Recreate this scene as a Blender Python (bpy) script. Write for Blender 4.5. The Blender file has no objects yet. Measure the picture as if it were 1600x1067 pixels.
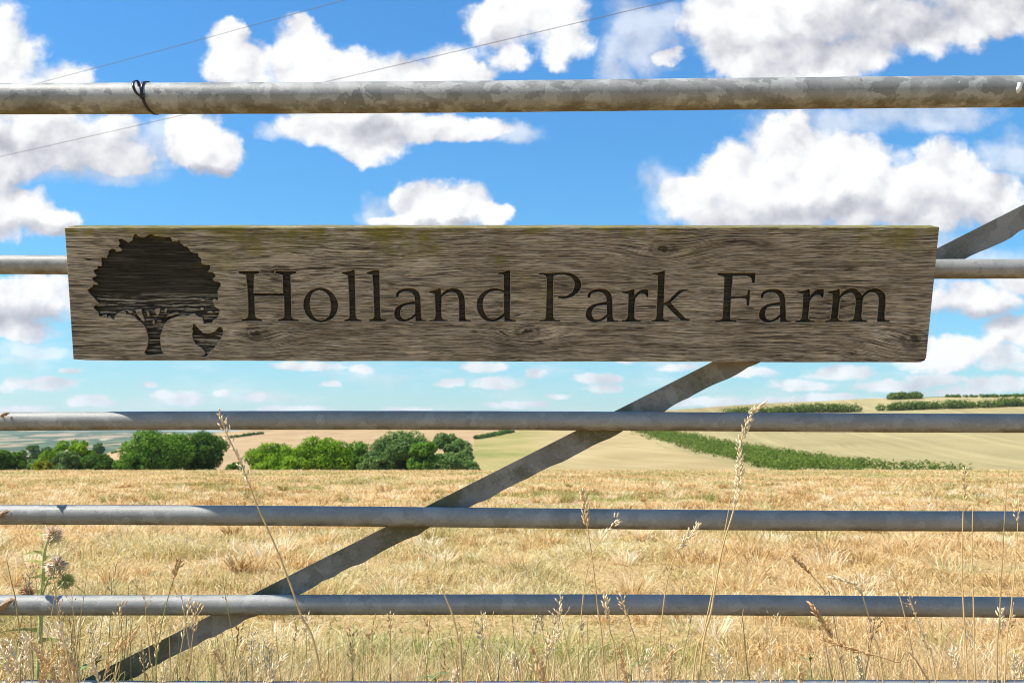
import bpy, bmesh, math, random
import numpy as np
from mathutils import Vector, Matrix
random.seed(7); rng = np.random.default_rng(7)
C = bpy.context.scene
COL = C.collection
R = math.radians

# ------------------------------------------------------------------ camera
F = 1600.0                       # focal length in photo pixels (36 mm on 36 mm)
HZ = 685.0                       # photo row of the true horizon
EYE = np.array((0.0, 0.0, 0.65))
TH = math.atan((HZ - 533.5) / F)
FW = np.array((0, math.cos(TH), math.sin(TH))); UP = np.array((0, -math.sin(TH), math.cos(TH))); RT = np.array((1.0, 0, 0))
def ray(px, py): return FW + RT * ((px - 800) / F) + UP * ((533.5 - py) / F)
def at_depth(px, py, d):         # point on the pixel's ray at ground depth y = d
    r = ray(px, py); return EYE + r * (d / r[1])
def on_plane(px, py, p0, n):
    r = ray(px, py); return EYE + r * (np.dot(p0 - EYE, n) / np.dot(r, n))
def to_px(P):
    q = np.asarray(P) - EYE
    z = q @ FW
    return np.stack([800 + F * (q @ RT) / z, 533.5 - F * (q @ UP) / z], -1)

cam_d = bpy.data.cameras.new("camera"); cam = bpy.data.objects.new("camera", cam_d); COL.objects.link(cam)
cam.location = EYE; cam.rotation_euler = (math.pi / 2 + TH, 0, 0)
cam_d.lens = 36; cam_d.sensor_width = 36; cam_d.sensor_fit = 'HORIZONTAL'; cam_d.clip_start = 0.05; cam_d.clip_end = 30000
cam_d.dof.use_dof = True; cam_d.dof.focus_distance = 1.5; cam_d.dof.aperture_fstop = 17
C.camera = cam

# ------------------------------------------------------------------ object helpers
def link(name, me, mat=None, parent=None):
    o = bpy.data.objects.new(name, me); COL.objects.link(o)
    if mat is not None: me.materials.append(mat)
    if parent is not None: o.parent = parent
    return o
def tag(o, label=None, cat=None, group=None, kind=None):
    if label: o['label'] = label
    if cat: o['category'] = cat
    if group: o['group'] = group
    if kind: o['kind'] = kind
    return o
def empty(name, loc):
    o = bpy.data.objects.new(name, None); COL.objects.link(o); o.location = Vector(loc); o.empty_display_size = .05; return o
def mesh_np(name, v, tris, attrs=None, smooth=False):
    me = bpy.data.meshes.new(name)
    v = np.asarray(v, np.float32); tris = np.asarray(tris, np.int32); k = tris.shape[1]
    me.vertices.add(len(v)); me.vertices.foreach_set('co', v.ravel())
    me.loops.add(tris.size); me.loops.foreach_set('vertex_index', tris.ravel())
    me.polygons.add(len(tris)); me.polygons.foreach_set('loop_start', np.arange(0, tris.size, k, dtype=np.int32))
    me.polygons.foreach_set('loop_total', np.full(len(tris), k, np.int32))
    if smooth: me.polygons.foreach_set('use_smooth', np.ones(len(tris), bool))
    for n, a in (attrs or {}).items():
        at = me.attributes.new(n, 'FLOAT', 'POINT'); at.data.foreach_set('value', np.asarray(a, np.float32))
    me.update(calc_edges=True); me.validate(); return me

class MB:                        # collects vertices and faces for one mesh
    def __init__(s): s.v = []; s.f = []
    def tube(s, pts, rad, seg=8, cap=True):
        pts = [Vector(p) for p in pts]; n = len(pts)
        rad = rad if isinstance(rad, (list, tuple, np.ndarray)) else [rad] * n
        t = (pts[1] - pts[0]).normalized(); a = t.orthogonal().normalized(); b0 = len(s.v)
        for i in range(n):
            t = (pts[min(i + 1, n - 1)] - pts[max(i - 1, 0)]).normalized()
            a = (a - t * a.dot(t)).normalized(); b = t.cross(a)
            for k in range(seg):
                w = 2 * math.pi * k / seg; s.v.append(pts[i] + (a * math.cos(w) + b * math.sin(w)) * rad[i])
        for i in range(n - 1):
            for k in range(seg):
                q = b0 + i * seg; r = (k + 1) % seg; s.f.append((q + k, q + r, q + seg + r, q + seg + k))
        if cap:
            s.f.append(tuple(b0 + k for k in range(seg))[::-1]); s.f.append(tuple(b0 + (n - 1) * seg + k for k in range(seg)))
        return s
    def spindle(s, p, q, r, seg=5):      # a seed: pointed at both ends
        p = Vector(p); q = Vector(q); return s.tube([p, p.lerp(q, .3), p.lerp(q, .65), q], [r * .3, r, r * .8, r * .08], seg, False)
    def strip(s, pts, wdir, w, th=0.0):  # ribbon along pts, wdir per point, optional thickness
        b0 = len(s.v); n = len(pts)
        for i in range(n):
            p = Vector(pts[i]); d = Vector(wdir[i] if isinstance(wdir, list) else wdir).normalized()
            t = (Vector(pts[min(i + 1, n - 1)]) - Vector(pts[max(i - 1, 0)])).normalized(); nn = t.cross(d).normalized()
            ww = w[i] if isinstance(w, (list, tuple)) else w
            if th: s.v += [p - d * ww / 2 - nn * th / 2, p + d * ww / 2 - nn * th / 2, p + d * ww / 2 + nn * th / 2, p - d * ww / 2 + nn * th / 2]
            else: s.v += [p - d * ww / 2, p + d * ww / 2]
        m = 4 if th else 2
        for i in range(n - 1):
            q = b0 + i * m
            if th:
                for k in range(4): s.f.append((q + k, q + (k + 1) % 4, q + m + (k + 1) % 4, q + m + k))
            else: s.f.append((q, q + 1, q + 3, q + 2))
        if th: s.f.append((b0 + 3, b0 + 2, b0 + 1, b0)); q = b0 + (n - 1) * m; s.f.append((q, q + 1, q + 2, q + 3))
        return s
    def box(s, c, x, y, z):              # centre and three half-axis vectors
        c, x, y, z = map(Vector, (c, x, y, z)); b = len(s.v)
        for i in (-1, 1):
            for j in (-1, 1):
                for k in (-1, 1): s.v.append(c + x * i + y * j + z * k)
        s.f += [tuple(b + i for i in f) for f in ((0, 1, 3, 2), (4, 6, 7, 5), (0, 4, 5, 1), (2, 3, 7, 6), (0, 2, 6, 4), (1, 5, 7, 3))]; return s
    def build(s, name, mat, parent=None, smooth=True, org=(0, 0, 0)):
        me = bpy.data.meshes.new(name); o = Vector(org); me.from_pydata([tuple(Vector(v) - o) for v in s.v], [], s.f)
        bm = bmesh.new(); bm.from_mesh(me); bmesh.ops.recalc_face_normals(bm, faces=bm.faces); bm.to_mesh(me); bm.free()
        if smooth: me.polygons.foreach_set('use_smooth', np.ones(len(me.polygons), bool))
        return link(name, me, mat, parent)

# value noise on numpy arrays (builds shapes, never pictures)
_G = rng.random((256, 256))
def vn(x, y):
    x = np.asarray(x, float); y = np.asarray(y, float)
    i = np.floor(x).astype(int); j = np.floor(y).astype(int); fx = x - i; fy = y - j
    fx = fx * fx * (3 - 2 * fx); fy = fy * fy * (3 - 2 * fy)
    g = lambda a, b: _G[a % 256, b % 256]
    return (g(i, j) * (1 - fx) + g(i + 1, j) * fx) * (1 - fy) + (g(i, j + 1) * (1 - fx) + g(i + 1, j + 1) * fx) * fy
def fbm(x, y, o=4):
    s = 0; a = .5
    for k in range(o): s = s + a * vn(x * 2 ** k + 17.3 * k, y * 2 ** k + 5.1 * k); a /= 2
    return s / (1 - .5 ** o)
def sstep(a, b, x):
    t = np.clip((x - a) / (b - a), 0, 1); return t * t * (3 - 2 * t)

# ------------------------------------------------------------------ node helpers
class NT:
    def __init__(s, tree): s.t = tree; s.n = tree.nodes; s.l = tree.links
    def new(s, typ, ins=None, **kw):
        nd = s.n.new(typ)
        for k, v in kw.items(): setattr(nd, k, v)
        for k, v in (ins or {}).items(): s.put(nd.inputs[k], v)
        return nd
    def put(s, sock, v):
        if isinstance(v, bpy.types.NodeSocket): s.l.new(v, sock)
        else: sock.default_value = v
    def m(s, op, a, b=0.0, c=0.0, clamp=False):
        nd = s.new('ShaderNodeMath', {0: a, 1: b, 2: c}, operation=op); nd.use_clamp = clamp; return nd.outputs[0]
    def vm(s, op, a, b=(0, 0, 0), c=(0, 0, 0)):
        nd = s.new('ShaderNodeVectorMath', {0: a, 1: b, 2: c}, operation=op)
        return nd.outputs['Value'] if op in ('DOT_PRODUCT', 'LENGTH', 'DISTANCE') else nd.outputs['Vector']
    def noise(s, vec, scale, detail=4, rough=.55, dist=0.0):
        return s.new('ShaderNodeTexNoise', {'Vector': vec, 'Scale': scale, 'Detail': detail, 'Roughness': rough, 'Distortion': dist}).outputs[0]
    def ramp(s, fac, stops, interp='LINEAR'):
        nd = s.new('ShaderNodeValToRGB', {0: fac}); cr = nd.color_ramp; cr.interpolation = interp
        while len(cr.elements) < len(stops): cr.elements.new(.5)
        for e, (p, c) in zip(cr.elements, stops):
            e.position = p; e.color = (c, c, c, 1) if isinstance(c, (int, float)) else (*c, 1)
        return nd.outputs[0]
    def mix(s, f, a, b, blend='MIX'):
        nd = s.new('ShaderNodeMix', data_type='RGBA', blend_type=blend)
        s.put(nd.inputs[0], f); s.put(nd.inputs[6], a if not isinstance(a, tuple) else (*a[:3], 1)); s.put(nd.inputs[7], b if not isinstance(b, tuple) else (*b[:3], 1))
        return nd.outputs[2]
    def rng(s, x, a, b, c=0.0, d=1.0, smooth=True):
        nd = s.new('ShaderNodeMapRange', {0: x, 1: a, 2: b, 3: c, 4: d}); nd.interpolation_type = 'SMOOTHSTEP' if smooth else 'LINEAR'; return nd.outputs[0]
    def xyz(s, v): return s.new('ShaderNodeSeparateXYZ', {0: v}).outputs
    def vec(s, x, y, z=0.0): return s.new('ShaderNodeCombineXYZ', {0: x, 1: y, 2: z}).outputs[0]
    def attr(s, n): return s.new('ShaderNodeAttribute', attribute_name=n).outputs['Fac']
def material(name):
    m = bpy.data.materials.new(name); m.use_nodes = True; t = NT(m.node_tree); t.n.clear()
    out = t.new('ShaderNodeOutputMaterial'); return m, t, out
def finish(t, out, color, rough=.7, metal=0.0, bump=None, dist=.001, spec=.5, strength=1.0):
    p = t.new('ShaderNodeBsdfPrincipled', {'Base Color': color if not isinstance(color, tuple) else (*color[:3], 1), 'Roughness': rough, 'Metallic': metal, 'Specular IOR Level': spec})
    if bump is not None:
        b = t.new('ShaderNodeBump', {'Height': bump, 'Distance': dist, 'Strength': strength}); t.l.new(b.outputs[0], p.inputs['Normal'])
    t.l.new(p.outputs[0], out.inputs[0]); return p
def plain(name, col, rough=.6, var=.25, scale=300, spec=.4):
    m, t, o = material(name); co = t.new('ShaderNodeTexCoord').outputs['Object']
    f = t.ramp(t.noise(co, scale, 3), [(.3, 1 - var), (.7, 1 + var * .6)])
    finish(t, o, t.mix(1.0, tuple(col), f, 'MULTIPLY'), rough, 0, spec=spec); return m

# ------------------------------------------------------------------ sky, sun
SUN = np.array((-.64, -.085, 1.0)); SUN /= np.linalg.norm(SUN)
EL = math.asin(SUN[2]); AZ = math.atan2(SUN[0], SUN[1])
sd = bpy.data.lights.new("sun", 'SUN'); sd.energy = 5.0; sd.angle = R(.55); sd.color = (1, .955, .88)
so = bpy.data.objects.new("sun", sd); COL.objects.link(so); so.location = (-6, -1, 10)
so.rotation_euler = Vector(SUN).to_track_quat('Z', 'Y').to_euler()

W = bpy.data.worlds.new("World"); C.world = W; W.use_nodes = True
t = NT(W.node_tree); t.n.clear(); wo = t.new('ShaderNodeOutputWorld')
sky = t.new('ShaderNodeTexSky', sky_type='NISHITA'); sky.sun_disc = False; sky.sun_elevation = EL; sky.sun_rotation = AZ
sky.air_density = 1.0; sky.dust_density = .4; sky.ozone_density = 2.5; sky.altitude = 50
D = t.new('ShaderNodeTexCoord').outputs['Generated']
X, Y, Z = t.xyz(D)
yy = t.m('MAXIMUM', Y, .06)
uv = t.vec(t.m('DIVIDE', X, yy), t.m('DIVIDE', Z, yy))
# bend the coordinates a little so that no cloud keeps a smooth outline
wr = t.new('ShaderNodeTexNoise', {'Vector': uv, 'Scale': 9.0, 'Detail': 5.0, 'Roughness': .6}).outputs[1]
wr2 = t.new('ShaderNodeTexNoise', {'Vector': uv, 'Scale': 38.0, 'Detail': 4.0, 'Roughness': .6}).outputs[1]
P = t.vm('ADD', uv, t.vm('MULTIPLY', t.vm('SUBTRACT', wr, (.5, .5, .5)), (.066, .048, 0)))
P = t.vm('ADD', P, t.vm('MULTIPLY', t.vm('SUBTRACT', wr2, (.5, .5, .5)), (.022, .020, 0)))
def suv(px, py):
    r = ray(px, py); return r[0] / r[1], r[2] / r[1]
P_LOW = t.vm('ADD', uv, t.vm('MULTIPLY', t.vm('SUBTRACT', wr, (.5, .5, .5)), (.03, .010, 0)))
P_LOW = t.vm('ADD', P_LOW, t.vm('MULTIPLY', t.vm('SUBTRACT', wr2, (.5, .5, .5)), (.014, .007, 0)))
def blob_field(lst, k=.25, P=P):
    acc = None
    for (px, py, rx, ry) in lst:
        u, v = suv(px, py); a = F / rx * .97; b = F / ry * .97
        q = t.vm('MULTIPLY_ADD', P, (a, b, 0), (-u * a, -v * b, 0))
        d = t.m('SUBTRACT', 1.0, t.vm('DOT_PRODUCT', q, q))
        acc = d if acc is None else t.m('SMOOTH_MAX', acc, d, k)
    return acc
CUM = [(20,92,72,72),(75,158,88,62),(-40,70,90,90),(110,132,48,42),(70,225,170,52),(190,245,62,30),(-40,255,110,48),
 (312,222,62,50),(350,236,34,38),(288,196,36,30),
 (352,62,36,26),(372,100,60,46),(482,84,62,60),(474,42,26,24),(545,115,75,48),(620,125,85,42),(702,112,56,46),(742,125,36,32),
 (520,190,105,34),(585,222,62,34),(640,192,95,30),(730,196,72,24),(572,242,30,16),
 (790,38,62,52),(850,30,62,54),(880,72,42,42),(800,92,32,26),
 (1180,52,112,74),(1250,20,150,64),(1130,30,62,52),(1310,82,120,44),(1420,42,130,50),(1550,14,120,46),(1150,102,52,32),(1050,85,26,16),(1230,112,120,32),
 (1236,236,82,58),(1150,270,70,56),(1078,308,54,44),(1330,252,85,50),(1300,318,210,52),(1200,325,150,44),(1472,270,56,54),(1540,302,54,42),(1425,325,120,42),(1592,322,36,24),(1260,290,90,40),(1400,300,90,40),(1180,300,60,40),(690,340,80,24),(640,120,60,40),(560,150,90,30),
 (662,312,48,30),(722,322,50,28),(772,336,32,18),(612,344,46,14),
 (28,322,62,36),(74,348,46,28),(-10,345,60,40),(40,470,84,36),(10,510,90,22),(60,442,40,16),
 (1520,472,84,30),(1585,524,52,30),(1500,555,74,26),(1590,440,50,26)]
LOW = [(60,600,62,13),(140,628,42,10),(275,620,48,13),(350,612,20,6),(402,620,15,8),(480,572,62,8),(566,575,18,10),(232,600,14,5),
 (755,572,36,10),(772,598,44,11),(705,598,22,8),(840,582,22,9),(930,590,42,9),(942,606,30,8),(640,640,40,6),(805,632,50,7),(870,620,22,6),
 (1250,600,60,9),(1310,582,66,13),(1455,566,52,15),(1240,626,70,9),(1400,602,66,10),(1160,580,50,10),(1110,628,60,8),(1190,552,40,10),(1500,612,70,10),(1570,560,50,22),(1400,545,40,14),(1300,620,60,8),(1200,640,60,6),(990,560,30,8),(180,650,60,7),(520,600,16,6),(110,580,20,5),(460,640,60,6),(1560,600,60,14),(1350,625,50,7),(1460,592,50,10),(20,640,60,8),(1060,575,30,8)]
THIN = [(1300,192,130,26),(1455,190,62,20),(1010,22,70,34),(150,262,120,26),(430,196,40,18),(590,330,36,30),(1245,135,160,24),(60,545,60,14),(1500,400,90,40),(1000,60,80,60),(960,110,40,30),(240,225,60,40),(800,205,50,22),(1400,180,160,30),(1580,240,60,40),(1050,300,50,50)]
GREY = [(60,250,190,50),(1310,345,240,30),(1440,30,190,60),(1250,75,170,36),(600,205,130,22),(40,365,80,18),(30,500,90,26),(1540,500,90,20),(1520,330,90,25),(360,150,60,24),(330,265,60,14),(690,352,110,8)]
nb = t.noise(uv, 22.0, 8, .58)
nf = t.noise(uv, 75.0, 5, .6)
vor = t.new('ShaderNodeTexVoronoi', {'Vector': P, 'Scale': 30.0, 'Smoothness': .6}, feature='SMOOTH_F1').outputs[0]
bil = t.m('SUBTRACT', .55, vor)                                  # rounded heads
edge = t.m('ADD', t.m('MULTIPLY', t.m('SUBTRACT', nb, .5), 1.2), t.m('MULTIPLY', bil, .75))
edge = t.m('ADD', edge, t.m('MULTIPLY', t.m('SUBTRACT', nf, .5), .75))
dC = t.m('ADD', t.m('ADD', blob_field(CUM, .45), .06), edge)
mC = t.rng(dC, -.18, .62)
nl = t.noise(t.vm('MULTIPLY', uv, (1, 1.9, 1)), 52.0, 6, .6)
dL = t.m('ADD', blob_field(LOW, .15, P_LOW), t.m('MULTIPLY', t.m('SUBTRACT', nl, .5), 3.0))
mL = t.rng(dL, -.35, .7, 0, .9)
dT = t.m('ADD', blob_field(THIN, .3), t.m('MULTIPLY', edge, 1.5))
mT = t.rng(dT, -.5, 1.2, 0, .6)
# other parts of the sky: scattered cumulus on a plane overhead
pl = t.vec(t.m('DIVIDE', X, t.m('ADD', t.m('MAXIMUM', Z, 0.0), .10)), t.m('DIVIDE', Y, t.m('ADD', t.m('MAXIMUM', Z, 0.0), .10)))
gen = t.noise(pl, 1.3, 8, .6)
back = t.rng(Y, .55, .1)
mB = t.m('MULTIPLY', t.rng(gen, .52, .62), back)
hz_n = t.noise(t.vm('MULTIPLY', uv, (9, 42, 1)), 1.0, 6, .6)
mH = t.m('MULTIPLY', t.rng(hz_n, .46, .72, 0, .6), t.m('MULTIPLY', t.rng(Z, .0, .03), t.rng(Z, .12, .05)))
front = t.rng(Y, .1, .3)
mask = t.m('MULTIPLY', t.m('MAXIMUM', t.m('MAXIMUM', mC, mL), t.m('MAXIMUM', mT, mH)), front)
mask = t.m('MAXIMUM', mask, mB)
gr = t.rng(t.m('ADD', blob_field(GREY, .35), t.m('MULTIPLY', t.m('SUBTRACT', t.noise(uv, 14.0, 4, .5), .5), 1.2)), -.9, 1.1)
# relief: the same noise a step towards the sun
nb2 = t.noise(t.vm('ADD', uv, (-.012, .016, 0)), 22.0, 8, .58)
rel = t.m('MULTIPLY', t.m('SUBTRACT', nb, nb2), .55)
vor2 = t.new('ShaderNodeTexVoronoi', {'Vector': t.vm('ADD', P, (-.006, .009, 0)), 'Scale': 30.0, 'Smoothness': .6}, feature='SMOOTH_F1').outputs[0]
rel = t.m('ADD', rel, t.m('MULTIPLY', t.m('SUBTRACT', vor2, vor), .55))
thick = t.rng(dC, .1, 1.3)
bright = t.m('SUBTRACT', t.m('ADD', t.m('ADD', .90, rel), t.m('MULTIPLY', thick, .12)), t.m('MULTIPLY', gr, .30))
bright = t.m('ADD', bright, t.m('MULTIPLY', t.m('SUBTRACT', nf, .5), .16))
bright = t.m('MAXIMUM', t.m('MINIMUM', bright, 1.04), .50)
ccol = t.mix(t.rng(bright, .55, .95), (.93, .94, 1.03), (1.0, 1.0, 1.0))
CLOUD_K = 6.9
ccol = t.mix(1.0, ccol, t.vec(t.m('MULTIPLY', bright, CLOUD_K), t.m('MULTIPLY', bright, CLOUD_K), t.m('MULTIPLY', bright, CLOUD_K)), 'MULTIPLY')
tint = t.ramp(t.m('MULTIPLY', t.m('MAXIMUM', Z, 0.0), 2.0), [(0, (.70, .92, .94)), (.12, (.54, .90, 1.0)), (.3, (.40, .90, 1.12)), (.75, (.36, .92, 1.25)), (1, (.36, .90, 1.28))])
scol = t.mix(1.0, sky.outputs[0], tint, 'MULTIPLY')
bg = t.new('ShaderNodeBackground', {'Color': t.mix(mask, scol, ccol), 'Strength': .1}); t.l.new(bg.outputs[0], wo.inputs[0])
W.cycles.sampling_method = 'MANUAL'; W.cycles.sample_map_resolution = 512
C.view_settings.view_transform = 'Standard'; C.view_settings.look = 'None'; C.view_settings.exposure = 0.62; C.cycles.filter_width = 1.05; C.view_settings.gamma = 1

# ------------------------------------------------------------------ ground
A0 = .65 / 41.0 ** 2
RP = [-1200,-400,0,100,155,200,250,300,350,450,600,750,900,1000,1070,1150,1250,1370,1450,1600,2000,2800]
RTv = [-.03,-.03,-.03,-.027,-.018,-.008,-.001,.003,.0065,.010,.013,.0165,.022,.026,.0285,.0315,.0355,.039,.0405,.0425,.046,.05]
def ground(x, y):
    x = np.asarray(x, float); y = np.asarray(y, float)
    yp = np.maximum(y, 0.0); px = 800 + 1593 * np.clip(x / np.maximum(yp, 5), -1.25, 1.25)
    tr = np.interp(px, RP, RTv)
    tf = np.interp(px, [-1200, 0, 60, 110, 200, 400, 2000], [.006, .0078, .0072, .0066, .0072, .005, .0])
    near = .65 - .65 - A0 * yp ** 2
    tn = (near - .65) / np.maximum(yp, 1)
    t_floor = np.minimum(tn, -.0315)
    k = np.clip((yp - 140) / 260, 0, 1)
    th = -.0415 + (tr + .0415) * k ** .85
    t_far = np.where(yp < 800, tr + (-.030 - tr) * sstep(400, 800, yp), -.030 + (tf + .030) * np.clip((yp - 800) / 2700, 0, 1) ** .8)
    tt = np.where(yp < 58, tn, np.where(yp < 140, tn * 0 + np.interp(yp, [58, 80, 140], [(-A0 * 58 ** 2 - .65) / 58, -.0405, -.0415]), np.where(yp < 400, th, t_far)))
    z = .65 + tt * yp
    z = np.where(yp < 1, near, z)
    z = z + np.where(yp > 800, (fbm(x / 260, yp / 260, 3) - .5) * 10 * sstep(800, 1500, yp), 0)
    z = z + (fbm(x * .9, y * .9, 3) - .5) * .05 * sstep(60, 20, yp) + (fbm(x * .05 + 9, y * .05, 2) - .5) * .8 * sstep(140, 180, yp)
    return z
def hit(px, py, lo=120, hi=399):
    ys = np.linspace(lo, hi, 1400); r = ray(px, py); pts = EYE + r * (ys / r[1])[:, None]
    g = ground(pts[:, 0], pts[:, 1]); k = np.argmax(g >= pts[:, 2])
    if not (g >= pts[:, 2]).any(): k = len(ys) - 1
    return np.array((pts[k, 0], pts[k, 1], g[k]))

def terrain():
    rr = np.concatenate([np.geomspace(.25, 60, 190), np.geomspace(61, 420, 200), np.geomspace(424, 5200, 110)])
    aa = np.concatenate([np.linspace(-math.pi, -R(48), 46)[:-1], np.linspace(-R(48), R(48), 430), np.linspace(R(48), math.pi, 46)[1:]])
    Rg, Ag = np.meshgrid(rr, aa, indexing='ij'); x = Rg * np.sin(Ag); y = Rg * np.cos(Ag); z = ground(x, y)
    n, m = x.shape; v = np.stack([x, y, z], -1).reshape(-1, 3)
    i = np.arange(n - 1)[:, None] * m + np.arange(m - 1)[None]; q = np.stack([i, i + 1, i + m + 1, i + m], -1).reshape(-1, 4)[:, ::-1]
    c = len(v); v = np.vstack([v, [[0, 0, 0]]])
    me = mesh_np('ground', v, q, smooth=True)
    # which field each face belongs to
    fc = v[q].mean(1); p = to_px(fc); px, py, dep = p[:, 0], p[:, 1], fc[:, 1]
    ahead = (np.abs(np.arctan2(fc[:, 0], fc[:, 1])) < R(46)) & (dep > 0)
    idx = np.zeros(len(q), np.int32)
    hill = ahead & (dep > 58) & (dep < 404)
    he_l = np.interp(py, [600, 640, 676, 700, 715, 728, 745], [880, 920, 995, 1040, 1100, 1160, 1230])
    idx[hill] = 3
    idx[hill & (px < he_l)] = 2
    bnd = np.where(py > 686, 742, 742 + (686 - py) * 58 / 11)
    idx[hill & (px < bnd)] = 1
    idx[ahead & (dep >= 404)] = 4
    me.polygons.foreach_set('material_index', idx)
    return me
def field_mat(name, a, b, c, lines=None, sc=.12, fine=2.5, brown=False):
    m, t, o = material(name); g = t.new('ShaderNodeNewGeometry').outputs['Position']
    n1 = t.noise(g, sc, 5, .6); n2 = t.noise(g, fine, 4, .65)
    col = t.ramp(t.m('ADD', t.m('MULTIPLY', n1, .75), t.m('MULTIPLY', n2, .25)), [(.36, a), (.5, b), (.64, c)])
    x, y, z = t.xyz(g)
    if brown: col = t.mix(t.rng(t.m('ADD', x, t.m('MULTIPLY', n1, 9.0)), 6, 20), col, t.ramp(n1, [(.4, (.33, .245, .11)), (.6, (.40, .305, .145))]))
    if lines:
        ang, per, amt = lines
        s = t.m('ADD', t.m('MULTIPLY', x, math.cos(ang) / per), t.m('MULTIPLY', y, math.sin(ang) / per))
        s = t.m('ADD', s, t.m('MULTIPLY', t.noise(g, .02, 2), 2.0))
        w = t.noise(t.vec(t.m('MULTIPLY', s, 1.0), 0, 0), 1.0, 3, .7)
        col = t.mix(1.0, col, t.ramp(w, [(.35, 1 - amt), (.65, 1 + amt)]), 'MULTIPLY')
    finish(t, o, col, .95, 0, n2, .05, spec=.1); return m
meadow, t, o = material('dry_turf')
g = t.new('ShaderNodeNewGeometry').outputs['Position']
n1 = t.noise(g, .9, 4, .6); n2 = t.noise(g, 45, 5, .7); n3 = t.noise(g, .22, 3, .5)
col = t.ramp(n2, [(.3, (.26, .15, .06)), (.5, (.50, .34, .15)), (.72, (.66, .48, .24))])
col = t.mix(t.rng(n3, .52, .66, 0, .4), col, (.22, .22, .07))
gd = t.vm('LENGTH', t.vm('MULTIPLY_ADD', g, (1 / .95, 1 / .9, 0), (-.05 / .95, -11.4 / .9, 0)))
col = t.mix(t.m('MULTIPLY', t.rng(t.m('ADD', gd, t.m('MULTIPLY', n1, .6)), 1.5, 1.0), .85), col, t.mix(n2, (.34, .19, .10), (.56, .36, .21)))
finish(t, o, col, .95, 0, n2, .02, spec=.1)
gm = terrain()
for mm in (meadow,
           field_mat('ploughed_earth', (.31, .205, .10), (.375, .255, .13), (.42, .295, .155), (R(70), 5.0, .07)),
           field_mat('grazed_slope', (.19, .20, .05), (.29, .245, .085), (.37, .285, .115), (R(25), 6.0, .09), .035, brown=True),
           field_mat('mown_stubble', (.26, .208, .09), (.315, .255, .115), (.37, .30, .14), (R(-4), 4.5, .16), .02)):
    gm.materials.append(mm)
far, t, o = material('far_patchwork')
g = t.new('ShaderNodeNewGeometry').outputs['Position']
gw = t.vm('ADD', t.vm('MULTIPLY', g, (1, .3, 0)), t.vm('MULTIPLY', t.new('ShaderNodeTexNoise', {'Vector': g, 'Scale': .003, 'Detail': 2.0}).outputs[1], (60, 60, 0)))
vo = t.new('ShaderNodeTexVoronoi', {'Vector': gw, 'Scale': .010})
r1 = t.xyz(vo.outputs['Color'])[0]
fcol = t.ramp(r1, [(0, (.34, .24, .13)), (.22, (.07, .11, .03)), (.42, (.40, .30, .16)), (.55, (.11, .15, .05)), (.75, (.05, .085, .025)), (.9, (.34, .27, .14))], 'CONSTANT')
ve = t.new('ShaderNodeTexVoronoi', {'Vector': gw, 'Scale': .010}, feature='DISTANCE_TO_EDGE').outputs[0]
wood = t.rng(t.noise(gw, .011, 4, .55), .53, .56)
fcol = t.mix(t.m('MAXIMUM', wood, t.rng(ve, .08, .04)), fcol, (.045, .08, .022))
finish(t, o, fcol, .95, 0, t.noise(g, .05, 4), 6.0, spec=.05); gm.materials.append(far)
tag(link('ground', gm), kind='structure')

# haze: closed box of thin air round everything
hb = MB().box((0, 1000, 60), (7000, 0, 0), (0, 6300, 0), (0, 0, 140)).build('haze', None, smooth=False)
hm, t, o = material('thin_air'); pv = t.new('ShaderNodeVolumePrincipled', {'Color': (.86, .92, 1, 1), 'Density': .00009, 'Anisotropy': .2})
t.l.new(pv.outputs[0], o.inputs['Volume']); hb.data.materials.append(hm); tag(hb, kind='stuff'); hb['kind'] = 'stuff'

# ------------------------------------------------------------------ grass of the field
def blades(x, y, h, w, lean, hue, green, name, fan=None):
    n = len(x); z = ground(x, y) - .004
    az = rng.random(n) * 2 * math.pi
    if fan is not None: az = np.where(np.isnan(fan), az, fan)
    d = np.stack([np.cos(az), np.sin(az), np.zeros(n)], -1)
    fa = rng.normal(0, .9, n); s = np.stack([np.cos(fa), np.sin(fa), np.zeros(n)], -1)   # blade width runs mostly along x
    b = np.stack([x, y, z], -1)
    mid = b + d * (h * lean * .35)[:, None] + np.array((0, 0, 1.0)) * (h * .6)[:, None]
    tip = b + d * (h * lean)[:, None] + np.array((0, 0, 1.0)) * (h * (1 - .25 * np.minimum(lean, 2)))[:, None]
    hw = (s * (w / 2)[:, None])
    v = np.stack([b - hw, b + hw, mid - hw * .8, mid + hw * .8, tip], 1).reshape(-1, 3)
    k = (np.arange(n) * 5)[:, None, None]; tr = (k + np.array([[0, 1, 2], [1, 3, 2], [2, 3, 4]])[None]).reshape(-1, 3)
    return mesh_np(name, v, tr, {'hue': np.repeat(hue, 5), 'green': np.repeat(green, 5)})
def scatter(rho, ymin, ymax, xs=1.05, xo=1.6):
    out = []
    for y0 in np.geomspace(ymin, ymax, 60)[:-1]:
        y1 = y0 * (ymax / ymin) ** (1 / 59); half = y0 * xs / 2 + xo; n = int(rho(y0) * (y1 - y0) * 2 * half)
        out.append(np.stack([rng.uniform(-half, half, n), rng.uniform(y0, y1, n)], -1))
    return np.concatenate(out)
gmat, t, o = material('dry_grass')
hue = t.attr('hue'); gr_ = t.attr('green')
dry = t.ramp(hue, [(0, (.30, .18, .06)), (.22, (.56, .36, .14)), (.5, (.80, .57, .275)), (.8, (.89, .70, .40)), (1, (.94, .85, .64))])
grn = t.ramp(hue, [(0, (.13, .15, .03)), (.5, (.32, .33, .09)), (1, (.56, .53, .21))])
gc = t.mix(gr_, dry, grn)
df = t.new('ShaderNodeBsdfDiffuse', {'Color': gc}); tl = t.new('ShaderNodeBsdfTranslucent', {'Color': gc})
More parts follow.
